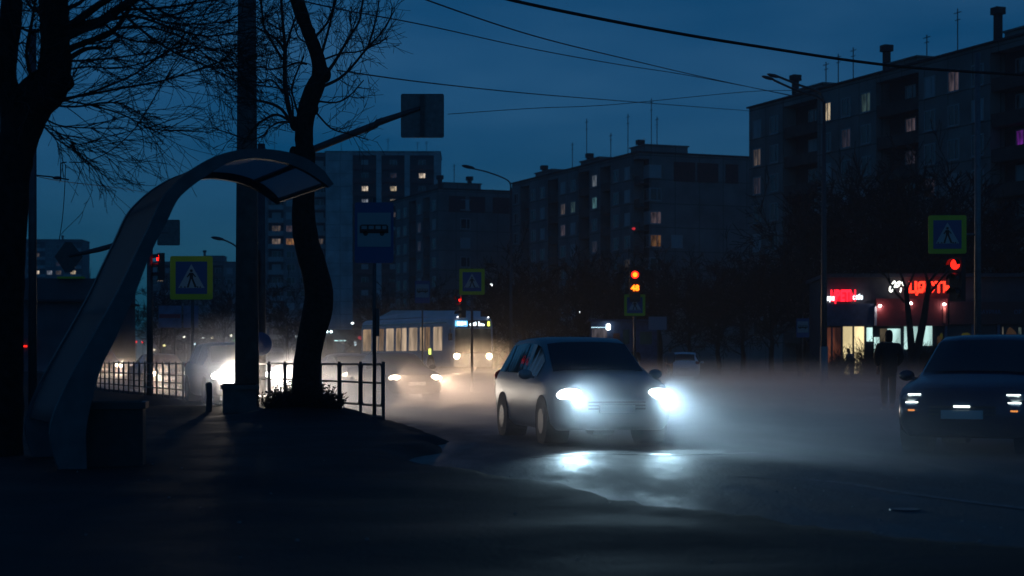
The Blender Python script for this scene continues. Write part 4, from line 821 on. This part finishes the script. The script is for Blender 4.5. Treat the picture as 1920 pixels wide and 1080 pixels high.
wire([(402, -5), (350, 80), (300, 165), (262, 228), (235, 260), (200, 287), (160, 303), (130, 304)], .009, 'slack wire hanging in front of the old tree boughs', [27, 27, 27.5, 28, 28.5, 29, 29.5, 30])
wire([(70, 331), (125, 341), (240, 355), (330, 372)], .007, 'thin contact wire from the bracket on the thin steel pole', [30, 32, 40, 60])
wire([(123, 308), (121, 360), (117, 410), (111, 450)], .007, 'dangling vertical wire left of the shelter leg', [30, 30, 30, 30])
# ------------------------------------------------------------------ guard fences
def fence(start, n, pitch, label, tall=1.06, rails=1, r=.024, rad=.1):
    p0 = Vector(start); root = empty('guard_fence', (p0.x, p0.y, .07), math.atan2(U.y, U.x), label, 'fence')
    for k in range(n+1):
        b = MB(); b.tube([(k*pitch, 0, -.2), (k*pitch, 0, tall)], r*1.25, 8); b.build('post', steel, root)
    for k in range(n):
        x0 = k*pitch+.06; x1 = (k+1)*pitch-.06; z0 = .30; z1 = tall-.05; b = MB(); P = []
        for cx, cz, a0 in ((x1-rad, z1-rad, 0), (x0+rad, z1-rad, 90), (x0+rad, z0+rad, 180), (x1-rad, z0+rad, 270)):
            for j in range(4): a = R(a0+30*j); P.append((cx+rad*math.cos(a), 0, cz+rad*math.sin(a)))
        P.append(P[0]); b.tube(P, r, 6, cap=False); zr = z0+(z1-z0)*.55; b.tube([(x0, 0, zr), (x1, 0, zr)], r*.8, 6)
        if rails > 1: b.tube([(x0, 0, z0+(z1-z0)*.25), (x1, 0, z0+(z1-z0)*.25)], r*.7, 6)
        b.build('panel', steel, root)
    return root
fence((-2.32, 31.75, 0), 7, 1.42, 'near guard fence of rounded steel panels right of the crooked tree', 1.1)
fs0 = Vector((-2.32, 31.75, 0))+U*10.6
fence(fs0, 1, 1.5, 'single guard fence panel beside the signal mast', 1.1)
fs0 = Vector((-2.32, 31.75, 0))+U*15.4
fence(fs0, 22, 1.0, 'long guard fence fading behind the shelter leg', 1.08, 2, .02, .05)
# concrete planter by the pole
p = gp(449, 36.2); root = empty('concrete_planter', (p.x, p.y, .1), R(10), 'rough concrete planter at the foot of the concrete pole', 'planter')
b = MB(); b.prism([(-.34, -.3, 0), (.34, -.3, 0), (.34, .3, 0), (-.34, .3, 0)], (0, 0, .5)); b.prism([(-.39, -.35, .5), (.39, -.35, .5), (.39, .35, .5), (-.39, .35, .5)], (0, 0, .09)); b.build('planter_box', concrete, root)
b = MB(); b.b2(-.33, .33, -.29, .29, .592, .62); b.build('soil', dirt, root)
p = gp(391, 37); b = MB(); b.tube([(0, 0, -.1), (.02, 0, .35), (.0, 0, .62), (.0, 0, .66)], [.07, .06, .07, .03], 10); o = b.build('bollard', concrete); o.location = (p.x, p.y, .08); tag(o, 'short leaning bollard left of the concrete planter', 'bollard')
# ------------------------------------------------------------------ people
def skin(name, chains, m, parent, sub=1, boxes=None):
    me = bpy.data.meshes.new(name); vs = []; es = []; rs = []; idx = {}
    for ch in chains:
        prev = None
        for p, r in ch:
            k = (round(p[0], 4), round(p[1], 4), round(p[2], 4))
            if k not in idx: idx[k] = len(vs); vs.append(p); rs.append(r)
            i = idx[k]
            if prev is not None and prev != i: es.append((prev, i))
            prev = i
    me.from_pydata(vs, es, []); o = bpy.data.objects.new(name+'_tmp', me); C.objects.link(o)
    md = o.modifiers.new('s', 'SKIN'); 
    for i, r in enumerate(rs):
        r = r if hasattr(r, '__len__') else (r, r); me.skin_vertices[0].data[i].radius = r; me.skin_vertices[0].data[i].use_root = i == 0
    md.use_smooth_shade = True; s = o.modifiers.new('d', 'SUBSURF'); s.levels = sub; s.render_levels = sub
    bpy.context.view_layer.update(); m2 = bpy.data.meshes.new_from_object(o.evaluated_get(bpy.context.evaluated_depsgraph_get())); bpy.data.objects.remove(o)
    m2.materials.clear(); m2.materials.append(m); q = bpy.data.objects.new(name, m2); C.objects.link(q); q.parent = parent; return q
skinm = mat('skin', (.32, .2, .15), .6)
def person(loc, rz, label, coat, trousers, h=1.75, hood=True, lean=0, stride=.06, bag=None, pocket=True, hair=(.02, .015, .01)):
    root = empty('person', loc, rz, label, 'person'); s = h/1.75; root.scale = (s, s, s)
    L = lambda y, z: y+lean*max(0, z-.9)      # bends the trunk forward (+y is forward)
    def hand(x, y, z, sx):
        ch = [[((x, y, z+.09), .026), ((x, y, z+.02), (.036, .018)), ((x, y+.004, z-.03), (.036, .016))]]
        for k, (dx, ln) in enumerate(((-.027, .062), (-.009, .075), (.009, .07), (.027, .055))):
            ch.append([((x, y+.004, z-.03), (.036, .016)), ((x+dx, y+.01, z-.05), .009), ((x+dx, y+.02, z-.05-ln*.55), .0085), ((x+dx, y+.036, z-.05-ln), .007)])
        ch.append([((x, y, z+.02), (.036, .018)), ((x-sx*.02, y+.035, z-.01), .011), ((x-sx*.02, y+.055, z-.045), .009)]); return ch
    hip = .92; ch = []
    pel = ((0, L(0, hip), hip), (.15, .11)); ch.append([pel, ((0, L(0, 1.15), 1.15), (.14, .1)), ((0, L(0, 1.36), 1.36), (.165, .1)), ((0, L(0, 1.47), 1.47), .06), ((0, L(.01, 1.53), 1.53), .052), ((0, L(.02, 1.6), 1.6), (.07, .082)), ((0, L(.02, 1.68), 1.68), (.072, .085)), ((0, L(.015, 1.73), 1.73), .05)])
    ch.append([((0, L(.02, 1.6), 1.6), (.07, .082)), ((0, L(.108, 1.615), 1.61), .016)])
    for sx in (-1, 1):
        ch.append([pel, ((sx*.1, L(0, hip-.08), hip-.08), .085), ((sx*.11, sx*stride*.5+.02, .5), .06), ((sx*.11, sx*stride, .1), .042), ((sx*.11, sx*stride+.02, .04), .04), ((sx*.12, sx*stride+.16, .03), .032)])
        ez = 1.12; hz = .9 if not pocket else .98; hy = .08 if not pocket else .12; wx = .26 if not pocket else .19
        ch.append([((0, L(0, 1.36), 1.36), (.165, .1)), ((sx*.19, L(0, 1.4), 1.4), .06), ((sx*.27, L(-.03, ez), ez), .045), ((sx*wx, L(hy, hz), hz), .03)])
        ch += [[(tuple(Vector(p)), r) for p, r in c] for c in hand(sx*wx, L(hy, hz), hz-.09, sx)]
    skin('body', ch, skinm, root, 1)
    lo = .68 if hood else .86
    j = [[((0, L(0, lo), lo), (.23, .18)), ((0, L(0, 1.0), 1.0), (.22, .17)), ((0, L(0, 1.2), 1.2), (.22, .16)), ((0, L(0, 1.34), 1.34), (.22, .14)), ((0, L(0, 1.46), 1.46), (.11, .09))]]
    for sx in (-1, 1): j.append([((0, L(0, 1.34), 1.34), (.22, .14)), ((sx*.21, L(0, 1.38), 1.38), .095), ((sx*.29, L(-.03, 1.12), 1.12), .08), ((sx*(.2 if pocket else .265), L(.1 if pocket else .07, .97), .96), .05)])
    skin('coat', j, coat, root, 1)
    if hood: skin('hood', [[((0, L(-.01, 1.46), 1.46), (.1, .1)), ((0, L(-.02, 1.56), 1.56), (.095, .1)), ((0, L(-.03, 1.67), 1.67), (.1, .1)), ((0, L(-.03, 1.75), 1.75), (.06, .06))]], coat, root, 1)
    else:
        b = MB(); b.ell((0, L(-.005, 1.68), 1.69), (.086, .10, .085)); b.ell((0, L(-.06, 1.6), 1.6), (.07, .05, .1)); b.build('hair', mat('dark_hair', hair, .7), root, True)
    for sx in (-1, 1):
        skin('trouser_leg', [[((sx*.09, L(0, .88), .9), .10), ((sx*.11, sx*stride*.5+.02, .5), .08), ((sx*.11, sx*stride, .12), .066)]], trousers, root, 1)
        skin('shoe', [[((sx*.11, sx*stride-.03, .06), .05), ((sx*.115, sx*stride+.08, .045), .045), ((sx*.12, sx*stride+.19, .035), .035)]], sblack, root, 1)
    return root
cblack = mat('black_coat', (.012, .012, .014), .85); cdark = mat('dark_trousers', (.015, .016, .02), .85); cgrey = mat('grey_jacket', (.28, .3, .33), .8); cblue = mat('slate_jacket', (.1, .11, .13), .8)
person((*gp(1666, 42).xy, 0), R(8), 'person in a black hooded coat standing on the road before the shops, seen from behind', cblack, cdark, 1.93)
person((*gp(1597, 96).xy, .1), R(40), 'person in a pale grey jacket bending forward outside the flower shop', cgrey, cdark, 1.72, False, .32, pocket=False)
person((*gp(1256, 93).xy, .1), R(20), 'person in a slate jacket standing left of the white parked car', cblue, cdark, 1.78, False)
person((*gp(1190, 90).xy, .1), R(200), 'person in dark clothes beyond the roof of the silver hatchback', cblack, cdark, 1.8, True)
# ------------------------------------------------------------------ shops
sy = 101; so_ = gp(1552, sy); shop = empty('shop_row', (so_.x, so_.y, .05), R(-3), 'low row of shops with lit windows and red signs at the right', 'shop building')
k = sy/F    # metres per photo pixel at the shop front
def X(px): return (px-1552)*k
def Z(py): return H0-.05-(py-675)*k
dwall = mat('shop_wall', (.06, .065, .08), .8, var=.2); bluef = mat('blue_fascia', (.04, .06, .12), .6, var=.3); redf = mat('red_fascia', (.16, .015, .02), .5, var=.2)
b = MB(); b.b2(0, 18, .6, 9, -.3, Z(520)); b.b2(-.2, 18.2, .2, 9.2, Z(520)+.01, Z(516)+.1); b.build('wall', dwall, shop)
def plate_(name, x0, x1, y0, y1, m, d=.08, yy=.6): b = MB(); b.b2(X(x0), X(x1), yy-d, yy-.003, Z(y1), Z(y0)); return b.build(name, m, shop)
plate_('fascia', 1552, 1640, 569, 611, bluef, .3); plate_('fascia', 1643, 1775, 560, 611, redf, .5); plate_('fascia', 1778, 2040, 566, 608, mat('dark_red_fascia', (.05, .01, .014), .5), .3)
yw = winmat('warm_shop_interior', (1, .80, .42), 1.3, .5, lo=.5); yg = winmat('cool_shop_interior', (.65, 1, .95), 1.1, .6, lo=.4); rw = winmat('red_shop_interior', (1, .28, .14), .15, .6); wd_ = winmat('dim_shop_interior', (.8, .6, .35), .10, 1.0)
for (x0, x1, y0, y1, m) in ((1552, 1560, 614, 690, rw), (1564, 1579, 614, 702, rw), (1583, 1600, 612, 702, yw), (1604, 1622, 612, 702, yw), (1627, 1638, 614, 640, yg), (1640, 1651, 632, 690, yg), (1652, 1665, 616, 640, wd_), (1666, 1690, 616, 660, yg), (1697, 1722, 612, 655, yg), (1732, 1749, 608, 648, yg)):
    o = plate_('shop_window', x0, x1, y0, y1, m, .05)
for x in (1562, 1581, 1602, 1625, 1639): plate_('mullion', x-1.3, x+1.3, 611, 706, mat('shop_frame', (.1, .1, .12), .5), .12)
# posters of food
fb = mat('bread_brown', (.35, .17, .07), .7, emis=(.9, .4, .15), es=.03, var=.4, scale=6); fy = mat('mustard', (.4, .33, .03), .7, emis=(.8, .6, .05), es=.03); fr = mat('tomato', (.35, .04, .02), .7, emis=(.9, .1, .05), es=.03, var=.4, scale=6)
pb_ = mat('poster_back', (.04, .045, .05), .6)
for (x0, x1, items) in ((1756, 1770, [(1762, 640, 5, 11, fb), (1766, 630, 3, 6, fy)]), (1776, 1822, [(1802, 642, 9, 9, fb), (1812, 629, 9, 6, fy), (1788, 636, 6, 6, fb)]), (1830, 1868, [(1848, 640, 9, 7, fr), (1857, 634, 8, 6, fb), (1840, 644, 6, 4, fb), (1862, 640, 5, 5, fr)]), (1876, 1918, [(1895, 628, 10, 14, fb), (1896, 640, 8, 8, fb)])):
    P = plate_('food_poster', x0, x1, 610, 655, pb_, .05)
    for (cx, cy, rx, rz_, m) in items:
        b = MB(); rg = random.Random(cx); n = 14; b.prism([(X(cx)+rx*k*math.cos(2*math.pi*i/n)*rg.uniform(.8, 1.1), .53, Z(cy)+rz_*k*math.sin(2*math.pi*i/n)*rg.uniform(.8, 1.1)) for i in range(n)], (0, .012, 0)); b.build('poster_food', m, P)
plate_('poster_light', 1909, 1914, 614, 640, winmat('poster_pale', (.7, .9, .8), .15), .07); plate_('poster_light', 1879, 1881, 613, 641, winmat('poster_warm', (.9, .8, .6), .2), .07)
for x in (1774, 1824, 1872): plate_('pier', x-2.5, x+2.5, 606, 705, mat('pier_blue', (.10, .14, .22), .7), .14)
# signs
text_obj('sign_letters', 'ЦВЕТЫ', 22*k, glow('flower_red', (1, .012, .03), 2.6), shop, (X(1582), .25, Z(563.5)), (R(90), 0, 0), .03, bold=.035).scale = (.62, 1.2, 1)
b = MB(); b.b2(X(1564), X(1600), .31, .35, Z(565), Z(547)); b.build('sign_box', glow('flower_red_box', (1, .01, .03), .9), shop)
wl = glow('white_letters', (.8, .93, 1), 2.2)
text_obj('sign_letters', 'дари', 13*k, wl, shop, (X(1556), .25, Z(563)), (R(90), 0, 0), .03, bold=.02).scale = (.62, 1, 1)
text_obj('sign_letters', 'себе', 13*k, wl, shop, (X(1609), .25, Z(561)), (R(90), 0, 0), .03, bold=.02).scale = (.62, 1, 1)
text_obj('sign_letters', 'ЦЯСТЬ', 27*k, glow('neon_red', (1, .03, .012), 3.2), shop, (X(1741), .0, Z(548.5)), (R(90), 0, 0), .03, bold=.035).scale = (.86, 1, 1)
b = MB(); rg = random.Random(1)
for lst in ([(1669, 546), (1667, 541), (1672, 532), (1676, 528), (1678, 534), (1674, 541), (1670, 547), (1667, 545)], [(1678, 537), (1682, 530), (1686, 529), (1684, 536), (1680, 538)], [(1690, 530), (1692, 534), (1695, 538)], [(1688, 541), (1687, 547)]):
    pp_ = spline([(X(x), .0, Z(y)) for x, y in lst], 3)
    for a in pp_: b.ell(a, (.045, .03, .045), 0, 6, 4)
b.build('script_letters', glow('script_white', (.95, .97, .85), 3), shop)
b = MB(); b.b2(X(1660), X(1790), .06, .1, Z(551), Z(549.5)); b.build('sign_rail', steel, shop)
text_obj('sign_letters', 'ШАУРМА', 11*k, mat('dim_blue_letters', (.10, .15, .26), .5), shop, (X(1852), .27, Z(589)), (R(90), 0, 0), .02).scale = (.9, 1, 1)
text_obj('sign_letters', 'ОР', 11*k, mat('dim_blue_letters', (.14, .2, .32), .5), shop, (X(1906), .27, Z(589)), (R(90), 0, 0), .02)
for (x, y, lab) in ((1649, 577, 0), (1768, 574, 1), (1706, 572, 2)):
    b = MB(); b.ell((X(x), -.05, Z(y-3)), (.09, .09, .07)); b.tube([(X(x), -.05, Z(y-3)), (X(x), .1, Z(y-5))], .02, 5); o = b.build('wall_lamp', glow('wall_lamp_white', (1, .9, .85), 14 if lab < 2 else 3), shop)
    l = bpy.data.lights.new('wall_lamp_light', 'POINT'); l.energy = 8 if lab < 2 else 2; l.color = (1, .82, .78); l.shadow_soft_size = .08; q = bpy.data.objects.new('wall_lamp_light', l); C.objects.link(q); q.parent = shop; q.location = (X(x), -.18, Z(y+1))
b = MB(); b.b2(X(1639.5), X(1643), .0, .55, Z(610), Z(575)); b.build('pilaster', mat('white_pilaster', (.55, .6, .65), .6), shop)
b = MB(); b.b2(X(1766), X(1771), -.02, .09, Z(606), Z(577)); b.build('pilaster', mat('red_pilaster', (.5, .12, .1), .6), shop)
# hedges before the shop
hm = mat('bare_hedge_twigs', (.03, .027, .02), .95)
for i, (x0, x1, yt, lab) in enumerate(((1562, 1586, 664, 'dark bare hedge left of the person at the flower shop'), (1612, 1655, 652, 'dark bare hedge right of the person at the flower shop'), (1715, 1765, 658, 'dark bare hedge under the forked tree'), (1768, 1930, 662, 'dark bare hedge below the food posters'))):
    Yh = 92; a = gp(x0, Yh); c = gp(x1, Yh); b = MB(); rg = random.Random(20+i); ht = H0-(yt-675)/F*Yh
    for j in range(int((c.x-a.x)*260)):
        p = Vector((rg.uniform(a.x, c.x), Yh+rg.uniform(-.5, .5), .05)); d = Vector((rg.gauss(0, .25), rg.gauss(0, .25), 1)); branch(b, p, d, ht*rg.uniform(.6, 1.0), .012, rg, 1, 0, 0, .8, 3, .009, 2, 3)
    o_ = Vector((a.x, Yh, 0)); b.v = [tuple(Vector(v)-o_) for v in b.v]; o = b.build('hedge', hm); o.location = o_; tag(o, lab, 'hedge')
# railing before flower shop
p = gp(1562, 95); r = empty('low_railing', (p.x, p.y, .1), 0, 'low thin railing outside the flower shop', 'railing'); b = MB()
for z in (.35, .85): b.tube([(0, 0, z), (2.6, 0, z)], .02, 5)
b.build('rail', steel, r)
for i in range(4): b = MB(); b.tube([(i*.86, 0, -.05), (i*.86, 0, .88)], .02, 5); b.build('post', steel, r)
# kiosk in the middle
ky = 112; k2 = ky/F; p = gp(1108, ky); kio = empty('street_kiosk', (p.x, p.y, 0), 0, 'blue kiosk with a white neon line and round neon shape', 'kiosk')
def kx(px): return (px-1108)*k2
def kz(py): return H0-(py-675)*k2
b = MB(); b.b2(0, kx(1232), 0, 3, -.1, kz(602)); b.b2(-.15, kx(1232)+.15, -.3, 3.1, kz(602)+.005, kz(599)); b.build('wall', mat('kiosk_blue', (.05, .08, .16), .7, var=.3), kio)
b = MB(); b.b2(kx(1108), kx(1136), -.32, -.31, kz(614.6), kz(613.4)); b.build('neon_line', glow('neon_cyan', (.55, .85, 1), 1.6), kio)
b = MB()
for dz in (-2.3, 2.6): 
    P = [(kx(1140)+3.0*k2*math.cos(a)*1, -.34, kz(613+dz)+2.6*k2*math.sin(a)) for a in [2*math.pi*i/12 for i in range(13)]]; b.tube(P, .05, 5, cap=False)
b.build('neon_ring', glow('neon_white', (.75, .92, 1), 5), kio)
for (x0, x1, y0, y1, m) in ((1110, 1138, 617, 634, winmat('kiosk_lit', (.95, .8, .9), .12, 2)), (1150, 1162, 625, 640, mat('kiosk_orange', (.2, .06, .03), .6)), (1168, 1180, 618, 645, pane_m), (1200, 1222, 622, 645, pane_m)):
    b = MB(); b.b2(kx(x0), kx(x1), -.04, -.004, kz(y1), kz(y0)); b.build('shop_window', m, kio)
b = MB(); b.box((0, 0, 0), (1.1, .12, .8)); o = b.build('round_notice', mat('pale_notice', (.2, .22, .28), .6)); 
o.name = 'notice_board'; o.location = at(1233, 606, 108); b2_ = MB(); b2_.tube([(0, 0, -.4), (0, 0, -o.location.z+.05)], .05, 6); q = b2_.build('post', steel, o); tag(o, 'small pale notice board on a post right of the kiosk', 'notice board')
# storefronts far behind the crooked tree
fy_ = 175; k3 = fy_/F; p = gp(596, fy_); st = empty('corner_store', (p.x, p.y, 0), 0, 'distant low store with a cold strip light left of the city bus', 'store')
def fx(px): return (px-596)*k3
def fz(py): return H0-(py-675)*k3
b = MB(); b.b2(0, fx(684), 0, 8, -.3, fz(618)); b.build('wall', dwall, st)
b = MB(); b.b2(fx(628), fx(650), -.5, -.3, fz(639.5), fz(638)); b.build('strip_light', glow('cold_strip', (.6, .95, 1), 1.6), st)
for (x0, x1, y0, y1, c, s) in ((597, 604, 640, 655, (1, .5, .2), .55), (632, 647, 641, 662, (.4, .6, .8), .09), (613, 624, 629, 655, (.5, .55, .6), .06), (600, 606, 625, 636, (.5, .9, .7), .5), (664, 668, 641, 648, (.7, .9, 1), 1.2), (672, 678, 631, 637, (1, .05, .1), 1.6), (652, 664, 657, 661, (1, .8, .6), .22)):
    b = MB(); b.b2(fx(x0), fx(x1), -.06, -.004, fz(y1), fz(y0)); b.build('shop_window', winmat('store_glow', c, s, .8), st)
for x in (614, 622): b = MB(); b.ell((fx(x), -.6, fz(622)), (.12, .12, .12)); b.build('flood_lamp', glow('flood_white', (.7, .95, 1), 7 if x == 614 else 3), st)
# dark pavilion at far left
ly = 96; k4 = ly/F; p = gp(-20, ly); pv = empty('market_pavilion', (p.x, p.y, 0), 0, 'long dark pavilion with a yellow-green roof strip at the far left', 'pavilion')
b = MB(); b.b2(0, 215*k4, 0, 8, -.3, H0-(522-675)*k4); b.build('wall', mat('pavilion_wall', (.07, .075, .09), .85, var=.3, scale=.8), pv)
b = MB(); b.b2(-.2, 215*k4+.2, -.5, 8.2, H0-(566-675)*k4, H0-(562-675)*k4); b.build('canopy_edge', roofm, pv)
b = MB(); b.b2(130*k4, 180*k4, -.35, -.01, H0-(523-675)*k4+.01, H0-(519-675)*k4); b.build('roof_strip', yellow, pv)
b = MB(); b.b2(56*k4, 71*k4, -.1, -.003, H0-(651-675)*k4, H0-(647.5-675)*k4); b.b2(80*k4, 83*k4, -.1, -.003, H0-(650-675)*k4, H0-(647-675)*k4); b.build('red_light', glow('red_strip', (1, .02, .01), 1.6), pv)
# billboard
r = pole('advert_board', 328, 120, 632, .08, .08, steel, 'pale blue advert board with a red stripe under the left crossing sign', 8, 'advert board')
zc = H0+(675-610)/F*120
b = MB(); b.b2(-1.1, .45, -.1, .0, zc-.75, zc+.75); b.b2(.6, 1.6, -.1, .0, zc-.75, zc+.75); b.build('board', mat('advert_blue', (.12, .17, .28), .6, var=.3, scale=2), r)
b = MB(); b.b2(-1.05, .4, -.12, -.102, zc-.1, zc+.18); b.build('red_stripe', mat('advert_red', (.3, .03, .05), .6), r)
# distant lamps
DL = [(346, 632, (1, .95, .8), 4, 'cream far lamp just left of the crossing post'), (381, 633, (.9, 1, 1), 5, 'white far lamp right of the crossing post'), (398, 633, (1, .9, .6), 3, 'yellowish far lamp above the dazzling car'), (433, 629, (1, .95, .75), 5, 'brightest cream far lamp above the dazzling car'), (364, 645, (.7, .95, 1), 7, 'low bluish far lamp beside the crossing post'), (440, 638, (.1, 1, .4), 2.0, 'tiny green far lamp beside the concrete pole'),
 (308, 648, (1, .9, .4), 1.6, 'dim yellow far lamp above the long fence'), (289, 656, (1, .85, .6), 1.4, 'dimmest far lamp just right of the mast foot'), (661, 606, (.8, .95, 1), 4, 'lonely white far lamp left of the bus roof'), (922, 534, (.9, .97, 1), 6, 'white far lamp right of the middle crossing sign'), (1088, 585, (.85, .95, 1), 4, 'white far lamp between the bus and the red signal'), (556, 631, (.7, .85, 1), 3, 'pale far lamp left of the crooked trunk'),
 (255, 641, (1, .02, .02), 1.6, 'left red far lamp behind the shelter leg'), (268, 641.5, (1, .02, .02), 2.2, 'right red far lamp behind the shelter leg'), (203, 676, (1, .04, .02), 2.0, 'low red far lamp above the fence end'), (1188, 429, (1, .04, .06), .5, 'faint red far lamp high above the red signal')]
for i, (x, y, c, s, lab) in enumerate(DL):
    Y = 210 if y > 560 else 160; pz = at(x, y, Y); g0 = 0; root = empty('distant_lamp', (pz.x, Y, 0), 0, lab, 'lamp', 'tiny lamps far down the street')
    b = MB(); b.ell((0, -.1, pz.z), (.17, .12, .12), 0, 8, 6); b.build('lamp_head', glow('far_lamp_%s_%s' % (s, c), c, s), root)
    b = MB(); b.tube([(0, 0, -.3), (0, 0, pz.z)], .05, 5); b.build('pole', steel, root)
